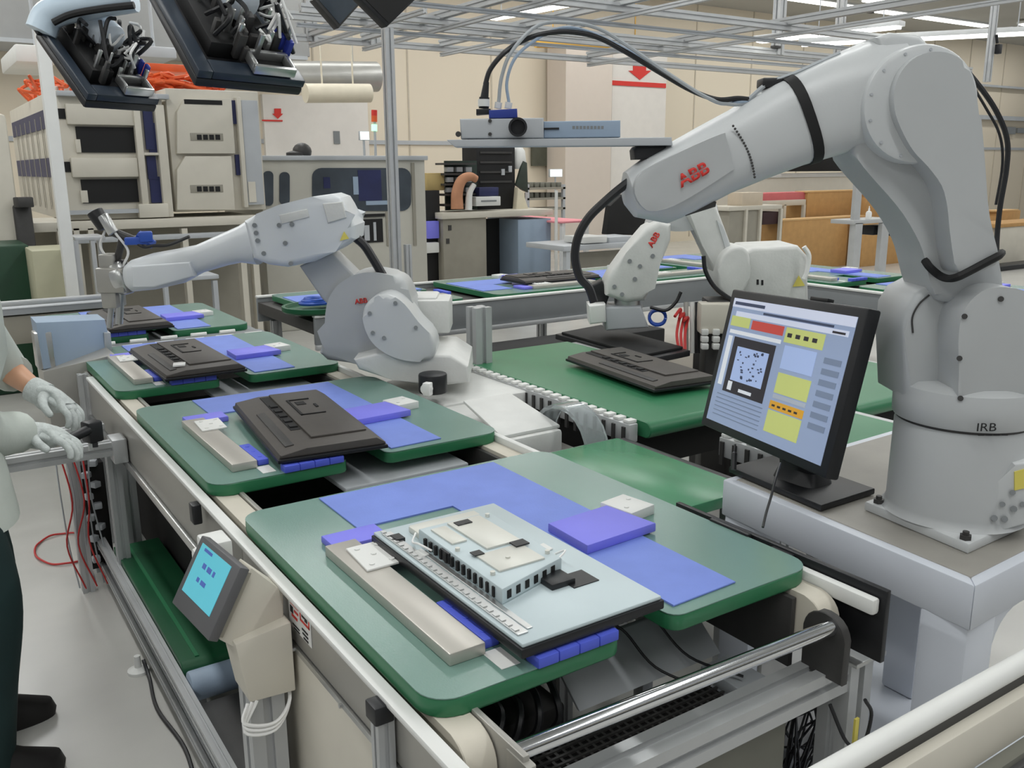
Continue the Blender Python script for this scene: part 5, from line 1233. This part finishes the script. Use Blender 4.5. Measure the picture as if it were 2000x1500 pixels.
b = MB(); b.tube([U(x, y, y=Y3 + .08) for x, y in ((893, 408), (893, 376), (902, 352), (918, 345), (930, 350))], lambda s: .085 - .035 * s, 12); tag(b.build('cloth_bundle', mat('tan_cloth', (188, 136, 104), .8, var=.1), None, loc=U(893, 398, y=Y3 + .08)), 'tan curved bundle in front of the dark green parts rack', 'bundle')
b = MB(); b.tube([U(x, y, y=Y3 + .04) for x, y in ((915, 410), (917, 378), (926, 360))], lambda s: .05 - .015 * s, 10); tag(b.build('paper_roll', whitep, None, loc=U(915, 400, y=Y3 + .04)), 'pale paper roll leaning right of the tan bundle', 'roll')
b = MB(); FB(b, 834, 868, 338, 372, Y3 + .3, .3, .006); tag(b.build('wooden_box', mat('tan_box', (186, 164, 110), .7), None, loc=U(851, 372, y=Y3 + .3)), 'small tan box high on the left of the parts rack', 'box')
t = thing('tool_trolley', 'black narrow trolley with a blue bin, left of the workbench', 'trolley', (U(846, 450, y=Y3).x, Y3 + .2, 0))
b = MB(); FB(b, 832, 860, 372, 500, Y3 + .2, .3, .006, floor=True); b.build('frame', blackm, t)
b = MB(); FB(b, 836, 858, 432, 466, Y3 + .12, .2, .01); b.build('blue_bin', blue_v, t)
b = MB(); FB(b, 832, 858, 474, 494, Y3 + .1, .2, .008); b.build('white_bin', whitep, t)
b = MB(); b.prism([U(x, y, y=Y3 + .3) for x, y in ((1008, 412), (1012, 366), (1022, 376), (1034, 412))], (0, .1, 0), .01); tag(b.build('paper_stack', mat('pale_paper', (214, 206, 184), .7), None, loc=U(1020, 412, y=Y3 + .3)), 'pale leaning sheets right of the black cabinet', 'paper')
b = MB(); b.prism([U(x, y, y=Y3 + .42) for x, y in ((1008, 362), (1022, 314), (1030, 318), (1032, 376), (1022, 372))], (0, .05, 0), .01); tag(b.build('plastic_bag', mat('dark_bag', (50, 60, 52), .5, var=.2), None, loc=U(1020, 376, y=Y3 + .42)), 'dark green bag hung above the pale leaning sheets', 'bag')
b = MB(); b.lathe([(.09, 0), (.12, .1), (.1, .25), (.03, .34)], U(1012, 330, y=Y3 + .55), 16); tag(b.build('white_hood', whitep, None, loc=U(1012, 330, y=Y3 + .55)), 'white round hood at the right shoulder of the black cabinet', 'hood')
status_screen(1075, 1098, 331, 345, 13.5, 'small glowing screen below the dark mesh window')
t = thing('shelf_rack', 'low rack of small parts in front of the pinkish pillar', 'rack', (U(1060, 400, y=12.5).x, 12.6, 0))
for i in range(3):
    b = MB(); FB(b, 1030, 1105, 366 + i * 20, 370 + i * 20, 12.5, .4); b.build('shelf', beige_d, t)
b = MB(); random.seed(5)
for i in range(12): x = 1034 + (i % 6) * 11; FB(b, x, x + 8, 356 + 20 * (i // 6), 366 + 20 * (i // 6), 12.6, .15, .01)
b.each('part_bin', olive, t)
for x in (1030, 1100):
    b = MB(); FB(b, x, x + 4, 360, 430, 12.5, .06, floor=True); b.build('upright', lgrey, t)
t = thing('pink_covered_table', 'table under a pale pink cover beside the blue grey cabinet', 'table', (U(1110, 450, y=10.5).x, 11.3, 0))
b = MB(); zz = U(1100, 432, y=10.2).z
b.bx(U(1094, 425, y=10.2).x, U(1156, 425, y=10.2).x, 10.2, 12.9, zz - .03, zz, .01); b.build('pink_cover', pink, t)
for x in (1094, 1140):
    b = MB(); FB(b, x + 4, x + 10, 436, 510, 10.22, .06, floor=True); b.build('leg', white, t)
b = MB(); b.cyl((U(1086, 500, y=10.0).x, 10.0, 0), (U(1086, 500, y=10.0).x, 10.0, U(1086, 372, y=10.0).z), .022, n=10); tag(b.build('pole', whitep, None, loc=(U(1086, 500, y=10.0).x, 10.0, 0)), 'thin white pole in front of the pink covered table', 'pole')
t = thing('office_chair', 'black chair back behind the wrist of the big robot', 'chair', (U(1218, 440, y=9.5).x, 9.7, 0))
b = MB(); b.prism([U(x, y, y=9.5) for x, y in ((1184, 458), (1192, 402), (1215, 380), (1262, 378), (1266, 460))], (0, .12, 0), .03); b.build('backrest', blackm, t)
b = MB(); FB(b, 1192, 1262, 470, 482, 9.5, .5, .02); b.build('seat', blackm, t)
px_ = U(1226, 480, y=9.7).x; b = MB(); b.cyl((px_, 9.75, .05), (px_, 9.75, U(1226, 480, y=9.75).z), .03, n=10)
for k in range(5): a = k * 2 * PI / 5; b.cyl((px_, 9.75, .07), (px_ + .28 * math.cos(a), 9.75 + .28 * math.sin(a), .04), .02, n=8)
b.build('base', dgrey, t)
t = thing('worktable', 'grey table with pale trays behind the far conveyor, below the black chair', 'table', (U(1180, 480, y=8.6).x, 8.8, 0))
b = MB(); FB(b, 1102, 1262, 476, 486, 8.6, .8, .006); b.build('table_top', lgrey, t)
for x in (1106, 1250):
    b = MB(); FB(b, x, x + 8, 486, 540, 8.62, .07, floor=True); b.build('leg', lgrey, t)
b = MB(); FB(b, 1112, 1250, 490, 520, 8.9, .03); b.build('modesty_panel', beige_d, t)
for i, (x0, x1) in enumerate(((1140, 1186), (1190, 1240))):
    b = MB(); FB(b, x0, x1, 462, 475, 8.65, .4, .01); tag(b.build('parts_tray', (whitep, lgrey)[i], None, loc=U((x0 + x1) / 2, 475, y=8.65)), ('white parts tray on the grey table, nearer the black hose', 'pale parts tray on the grey table, under the black chair')[i], 'tray')

# ------------------------------------------------------------------ cardboard and racks at the right
Y4 = 9.6
cb = [(1576, 1684, 374, 426, Y4 + .5, 'upper cardboard box behind the right conveyor'), (1528, 1690, 427, 468, Y4, 'long low cardboard box in front of the upper one'), (1692, 1790, 374, 430, Y4 + .3, 'cardboard box with a dark open side, behind the white bottle'), (1686, 1800, 432, 486, Y4 - .3, 'cardboard box under the small bottle table'), (1946, 1990, 412, 470, Y4 - .9, 'brown cardboard box right of the big robot elbow cable')]
for i, (x0, x1, y0, y1, Y, lab) in enumerate(cb):
    t = thing('cardboard_box', lab, 'box', U((x0 + x1) / 2, y1, y=Y), 0, 'cardboard boxes')
    b = MB(); FB(b, x0, x1, y0, y1, Y, (.45, .45, .18, .28, .4)[i], .004, floor=(i in (1, 2, 3, 4))); b.build('carton', board_c, t)
    b = MB(); FB(b, x0, x1, y0 - 2, y0 + 1, Y - .006, .25, .001); b.build('flap', mat('cardboard_light', (206, 168, 116), .75), t)
t = thing('beige_rack', 'beige louvred rack under the big robot forearm', 'rack', (U(1475, 430, y=Y4).x, Y4 + .2, 0))
b = MB(); FB(b, 1424, 1528, 402, 410, Y4, .5, .004); b.build('top', beige, t)
for x0, x1 in ((1424, 1456), (1458, 1486)):
    b = MB(); FB(b, x0, x1, 410, 462, Y4 + .03, .4, .004, floor=True); b.build('louvre_panel', beige_d, t)
for x in (1456, 1484, 1524):
    b = MB(); FB(b, x, x + 4, 408, 464, Y4 - .01, .05, floor=True); b.build('upright', beige, t)
b = MB(); FB(b, 1490, 1522, 414, 438, Y4 + .05, .3, .004); b.build('dark_bin', mat('maroon_bin', (58, 34, 36), .6), t)
b = MB(); FB(b, 1450, 1490, 376, 402, Y4 + .1, .3, .004); tag(b.build('carton', mat('pale_carton', (204, 190, 170), .7), None, loc=U(1470, 402, y=Y4 + .1)), 'pale carton standing on the beige louvred rack', 'box')
b = MB(); FB(b, 1490, 1574, 376, 391, Y4 + .55, .3, .006); tag(b.build('pink_tray', mat('pink_red', (206, 108, 110), .6), None, loc=U(1530, 391, y=Y4 + .25)), 'pink red tray between the beige rack and the upper cardboard box', 'tray')
b = MB(); FB(b, 1488, 1574, 391, 402, Y4 + .5, .4, .004); FB(b, 1530, 1534, 400, 470, Y4 + .5, .05, floor=True); FB(b, 1568, 1572, 400, 470, Y4 + .5, .05, floor=True); tag(b.build('side_shelf', beige, None, loc=(U(1530, 400, y=Y4 + .2).x, Y4 + .4, 0)), 'narrow beige shelf carrying the pink red tray', 'shelf')
t = thing('low_partition', 'low beige partition with a white top edge behind the cardboard boxes', 'partition', (U(1650, 350, y=11.5).x, 11.6, 0))
b = MB(); FB(b, 1380, 1800, 346, 470, 11.5, .12, .004, floor=True); b.build('panel', beige, t)
b = MB(); FB(b, 1380, 1800, 338, 346, 11.48, .16, .004); b.build('top_edge', whitep, t)
b = MB(); b.prism([U(x, y, y=11.4) for x, y in ((1530, 335), (1560, 318), (1600, 300), (1670, 296), (1672, 334))], (0, .2, 0), .01); tag(b.build('black_cover', blackm, None, loc=U(1610, 335, y=11.4)), 'black cloth like cover lying on the partition edge under the forearm', 'cover')
t = thing('bottle_table', 'small aluminium table carrying a white bottle, left of the big robot arm', 'table', (U(1706, 470, y=7.2).x, 7.3, 0))
b = MB(); FB(b, 1668, 1748, 428, 436, 7.2, .35, .004); b.build('table_top', aluw, t)
for x in (1720, 1668):
    b = MB(); FB(b, x, x + 14, 436, 520, 7.2, .06, floor=True); b.build('leg', aluw, t)
b = MB(); FB(b, 1668, 1680, 320, 520, 7.25, .05, floor=True); b.build('tall_post', aluw, t)
b = MB(); FB(b, 1744, 1764, 410, 460, 7.25, .2, .01); FB(b, 1706, 1744, 440, 458, 7.3, .2, .01); b.build('black_holder', blackp, t)
p = U(1696, 428, y=7.25); b = MB(); b.lathe([(.034, 0), (.037, .01), (.037, .075), (.03, .095), (.012, .105), (.012, .13), (.006, .14), (.005, .165)], p, 20); tag(b.build('bottle', white, None, loc=p), 'white squeeze bottle on the small aluminium table', 'bottle')
p = U(1726, 428, y=7.25); b = MB(); b.sph(p + V((0, 0, .02)), (.06, .04, .025)); tag(b.build('cloth', whitep, None, loc=p), 'crumpled white cloth right of the squeeze bottle', 'cloth')
t = thing('right_cabinet', 'beige cabinet at the right edge behind the big robot', 'cabinet', (U(1975, 450, y=8.0).x, 8.2, 0))
b = MB(); FB(b, 1950, 2060, 440, 520, 8.0, .5, .006, floor=True); b.build('body', beige, t)
b = MB(); FB(b, 1948, 2060, 434, 441, 7.98, .55, .004); b.build('top', board_c, t)
b = MB(); FB(b, 1950, 2040, 516, 560, 7.6, .3, .01, floor=True); tag(b.build('dark_machine', blackp, None, loc=(U(1990, 550, y=7.6).x, 7.7, 0)), 'dark machine low at the right edge beyond the big robot', 'machine')
b = MB(); FB(b, 1905, 2080, 228, 236, YW - .15, .1); FB(b, 1905, 2080, 170, 174, YW - .15, .1); tag(b.build('cable_tray', lgrey, None, loc=U(1990, 236, y=YW - .1)), 'grey cable tray along the wall, right of the robot cable', 'cable tray')
for i, (x0, x1, y0, y1) in enumerate(((1968, 1984, 248, 262), (1988, 2010, 250, 260))):
    b = MB(); FB(b, x0, x1, y0, y1, YW - .1, .06); tag(b.build('wall_socket', grey, None, loc=U(x0, y1, y=YW - .1)), ('left grey wall socket at the right edge', 'right grey wall socket at the right edge')[i], 'socket')

# ------------------------------------------------------------------ overhead rails, lamps, hanging panels
def zray(px, py, z): return U(px, py, z=z)
t = thing('overhead_rails', 'overhead grid of aluminium rails hung across the hall', 'rail frame', (6, 8, 2.8))
for x, y0, y1 in ((3.75, 6.9, 9.4), (4.35, 5.6, 9.4), (5.3, 4.6, 9.4), (7.4, 4.0, 9.4)):
    b = MB(); b.profile_bar((x, y0, 3.0), (x, y1, 3.0), .07); b.build('long_rail', aluw, t)
    b = MB(); b.profile_bar((x, y0, 2.88), (x, y1, 2.88), .04); b.build('long_rail', aluw, t)
for y, x1 in ((6.3, 9), (7.7, 13), (8.1, 13), (9.4, 14)):
    b = MB(); b.profile_bar((3.0, y, 2.95), (x1, y, 2.95), .07); b.build('cross_rail', aluw, t)
    if y in (6.3, 7.7): b = MB(); b.profile_bar((3.0, y + .1, 2.83), (x1, y + .1, 2.83), .035); b.build('cross_rail', lgrey, t)
for px, Y in ((1522, 7.7), (1642, 9.4), (728, 9.4), (605, 9.4)):
    x = U(px, 40, y=Y).x; b = MB(); b.profile_bar((x, Y, 2.92), (x, Y, 5.0), .11); b.build('hanger', aluw, t)
for px, py, Y in ((1515, 92, 7.65), (1660, 72, 8.05), (1700, 24, 9.4)):
    b = MB(); b.box(U(px, py, y=Y), (.12, .06, .03), 0, .006); b.build('bracket', dgrey, t)
t = thing('hanging_pole', 'aluminium pole with a black socket hanging at the upper right', 'pole', U(1932, 160, y=5.2))
x = U(1934, 100, y=5.2).x; zl = U(1926, 160, y=5.2).z
b = MB(); b.profile_bar((x, 5.2, zl), (x, 5.2, 5.0), .055); b.build('shaft', aluw, t)
b = MB(); b.profile_bar((x + .05, 5.25, zl + .1), (x + .05, 5.25, 5.0), .03); b.build('side_bar', aluw, t)
b = MB(); b.box(U(1950, 96, y=5.15), (.05, .05, .09), 0, .006); b.cyl(U(1948, 84, y=5.15), U(1946, 68, y=5.15), .014, n=10); b.build('black_socket', blackp, t)
lampm = mat('lamp_tube', (255, 255, 250), .4, emit=4.0)
lamp_h = mat('lamp_housing', (224, 226, 226), .5)
def lamp(name, label, p0, p1, w, hang=None):
    p0, p1 = V(p0), V(p1); t = thing(name, label, 'lamp', (p0 + p1) / 2, 0, 'fluorescent ceiling lamps' if hang is None else None)
    d = (p1 - p0).normalized(); s = d.cross(V((0, 0, 1))).normalized()
    b = MB(); b.hexa([p + s * k * w + V((0, 0, zz)) for zz in (.0, .05) for p, k in ((p0, -1), (p1, -1), (p1, 1), (p0, 1))], .004); b.build('housing', lamp_h, t)
    b = MB(); b.hexa([p + s * k * w * .8 + V((0, 0, zz)) for zz in (-.025, .0) for p, k in ((p0 + d * .03, -1), (p1 - d * .03, -1), (p1 - d * .03, 1), (p0 + d * .03, 1))], .004); b.build('tube', lampm, t)
    b = MB()
    for p in (p0 + d * .2, p1 - d * .2): b.cyl(p + V((0, 0, .05)), V((p.x, p.y, 5.0)), .006, n=6)
    b.build('hanger', lgrey, t)
    return t
for i, (a, c_, z) in enumerate((((1478, 80), (1762, 50), 3.05), ((1560, 86), (2030, 62), 2.95), ((960, 36), (1140, 2), 3.6))):
    p0, p1 = U(*a, z=z), U(*c_, z=z)
    lamp('fluorescent_lamp', ('upper of the two long lit lamps behind the big robot elbow', 'lower of the two long lit lamps behind the big robot elbow', 'lit lamp high above the overhead rails, centre')[i], p0, p1, .09, 1)
# hanging black corner-down screens, top centre
for px, py, hw, m, lab, Y in ((662, 55, 48, dgrey, 'grey hanging box with its corner pointing down, left of two', 5.6), (757, 52, 56, blackp, 'black hanging box with its corner pointing down, right of two', 5.0)):
    q = [U(px, py, y=Y), U(px + hw, py - 54, y=Y), U(px + hw * .55, py - 112, y=Y), U(px - hw, py - 56, y=Y)]
    t = thing('hanging_monitor', lab, 'monitor', q[0])
    b = MB(); b.prism(q, (0, .09, 0), .008); b.build('case', m, t)
    m_ = sum(q, V()) / 4; b = MB(); b.prism([m_ + (p - m_) * .86 - V((0, .004, 0)) for p in q], (0, .006, 0)); b.build('screen', glassd if m is dgrey else blackm, t)
    b = MB(); b.cyl(m_ + V((0, .06, .05)), (m_.x, m_.y + .06, 5.0), .02, n=10); b.build('drop_pole', aluw, t)
# two tilted panels with exposed mechanisms, top left
def tilted_panel(label, quad, dd, boxes, hasarc):
    q = [U(x, y, d=d_) for (x, y), d_ in zip(quad, dd)]
    t = thing('tilted_display', label, 'display', q[1], 0, 'tilted black displays hung at the upper left')
    n = (q[1] - q[0]).cross(q[2] - q[1]).normalized()
    if n.dot(CO - q[0]) < 0: n = -n
    e1, e2 = (q[2] - q[1]), (q[1] - q[0])
    def at(a, b_, h): return q[0] + e1 * a + e2 * b_ + n * h
    def bxp(mb, a0, a1, b0, b1, h0, h1, bev=.004): return mb.hexa([at(a, b_, h) for h in (h0, h1) for a, b_ in ((a0, b0), (a1, b0), (a1, b1), (a0, b1))], bev)
    pb_ = mat('display_back', (40, 50, 62), .35, var=.15)
    bxp(MB(), 0, 1, 0, 1, -.03, 0, .008).build('back_cover', blackp, t)
    b = MB(); bxp(b, .0, .13, 0, 1, 0, .025); bxp(b, .13, 1, .86, 1, 0, .025); bxp(b, .92, 1, 0, .86, 0, .022); b.build('rim', pb_, t)
    b = MB(); bxp(b, .2, .5, .1, .75, 0, .05); bxp(b, .55, .85, .3, .62, 0, .045); b.build('inner_plate', blackm, t)
    random.seed(boxes)
    b = MB()
    for i in range(16): a, c_ = .2 + random.random() * .68, .05 + random.random() * .78; bxp(b, a, a + .03 + random.random() * .06, c_, c_ + .03 + random.random() * .06, .02, .06 + random.random() * .05, .003)
    b.each('mechanism', dgrey, t)
    b = MB()
    for i in range(16): a, c_ = .2 + random.random() * .7, .05 + random.random() * .78; bxp(b, a, a + .02 + random.random() * .03, c_, c_ + .02 + random.random() * .03, .045, .08 + random.random() * .05, .003)
    b.each('fitting', alu, t)
    b = MB()
    for i in range(11): a, c_ = .3 + random.random() * .6, .15 + random.random() * .6; b.tube([at(a + random.uniform(-.14, .14), c_ + random.uniform(-.14, .14), .05 + random.random() * .14) for _ in range(4)], .007, 6)
    b.each('black_hose', blackp, t)
    b = MB()
    for i in range(6): a, c_ = .6 + random.random() * .3, .4 + random.random() * .4; b.tube([at(a + random.uniform(-.1, .1), c_ + random.uniform(-.12, .12), .07 + random.random() * .12) for _ in range(4)], .0045, 6)
    b.each('white_cable', white, t)
    b = MB()
    for k in range(3): bxp(b, .80 + .03 * k, .85 + .03 * k, .62 + .07 * k, .68 + .07 * k, .05, .10, .004)
    b.build('blue_connector', mat('blue_connector', (44, 58, 150), .4), t)
    b = MB(); bxp(b, .48, .88, .80, .83, .03, .06); bxp(b, .48, .88, .97, 1.0, .03, .06); bxp(b, .48, .52, .83, .97, .03, .06); bxp(b, .84, .88, .83, .97, .03, .06); b.build('open_frame', alu, t)
    b = MB(); bxp(b, .5, .86, .82, .98, .025, .032, .001); b.build('frame_back', blackm, t)
    b = MB(); b.cyl(at(.45, .0, .10), at(.62, .45, .10), .055, n=20, bev=.01); b.build('white_cylinder', mat('glossy_white', (226, 236, 246), .25), t)
    b = MB(); p = at(.72, .1, .08); b.cyl(p, p + V((0, 0, 1.2)), .04, n=12); b.build('drop_arm', blackp, t)
    if hasarc:
        b = MB(); b.tube([U(x, y, d=3.1) for x, y in ((80, 62), (96, 30), (140, 14), (200, 4), (262, -6))], .05, 12); b.build('arched_cover', mat('pale_blue_cover', (206, 224, 238), .3), t)
        b = MB(); b.tube([U(x, y, d=3.06) for x, y in ((104, 44), (140, 28), (200, 17), (262, 10))], .012, 8); bxp(b, -.06, .12, -.06, .1, .0, .08); b.build('arch_edge', blackp, t)
    return t
tilted_panel('smaller tilted black display under the pale arched cover, upper left corner', [(72, 58), (168, 196), (308, 206), (262, 20)], (3.15, 2.95, 3.2, 3.4), 21, True)
tilted_panel('larger tilted black display hanging right of the arched one', [(290, -24), (384, 152), (592, 172), (520, -30)], (2.75, 2.55, 2.8, 3.0), 34, False)

# ------------------------------------------------------------------ lighting: rows of ceiling luminaires
def area(name, loc, sx, sy, power, col=(.985, 1, 1)):
    l = bpy.data.lights.new(name, 'AREA'); l.shape = 'RECTANGLE'; l.size = sx; l.size_y = sy; l.energy = power; l.color = col
    o = bpy.data.objects.new(name, l); C.objects.link(o); o.location = loc; return o
for i, x in enumerate((-3.5, 0.2, 3.9, 7.8, 12, 17, 23)):
    for j, (y0, y1) in enumerate(((-3.5, 1.0), (2.2, 6.7), (8.0, 12.5))):
        area('ceiling_light', (x, (y0 + y1) / 2, 4.86), .35, y1 - y0, LP)
        t = lamp('ceiling_lamp', 'long fluorescent lamp in the rows fixed high under the hall ceiling', (x, y0, 4.9), (x, y1, 4.9), .16)
for i in range(6):  # extra row, added only to brighten the back wall
    x = -2 + i * 5.2
    area('wall_fill_light', (x + 2, 13.3, 4.93), 4.4, .35, LP * .45)
    lamp('ceiling_lamp', 'long lamp added to brighten the back wall, under the hall ceiling', (x - .2, 13.3, 4.965), (x + 4.2, 13.3, 4.965), .16)
w_ = bpy.data.worlds.new('world'); bpy.context.scene.world = w_; w_.use_nodes = True
bg = w_.node_tree.nodes['Background']; bg.inputs[0].default_value = (.95, .975, 1.0, 1); bg.inputs[1].default_value = WS
sc_ = bpy.context.scene
sc_.view_settings.view_transform = 'Standard'; sc_.view_settings.look = 'None'; sc_.view_settings.gamma = 1.0; sc_.view_settings.exposure = EXPO
try: sc_.view_settings.use_curve_mapping = False
except Exception: pass
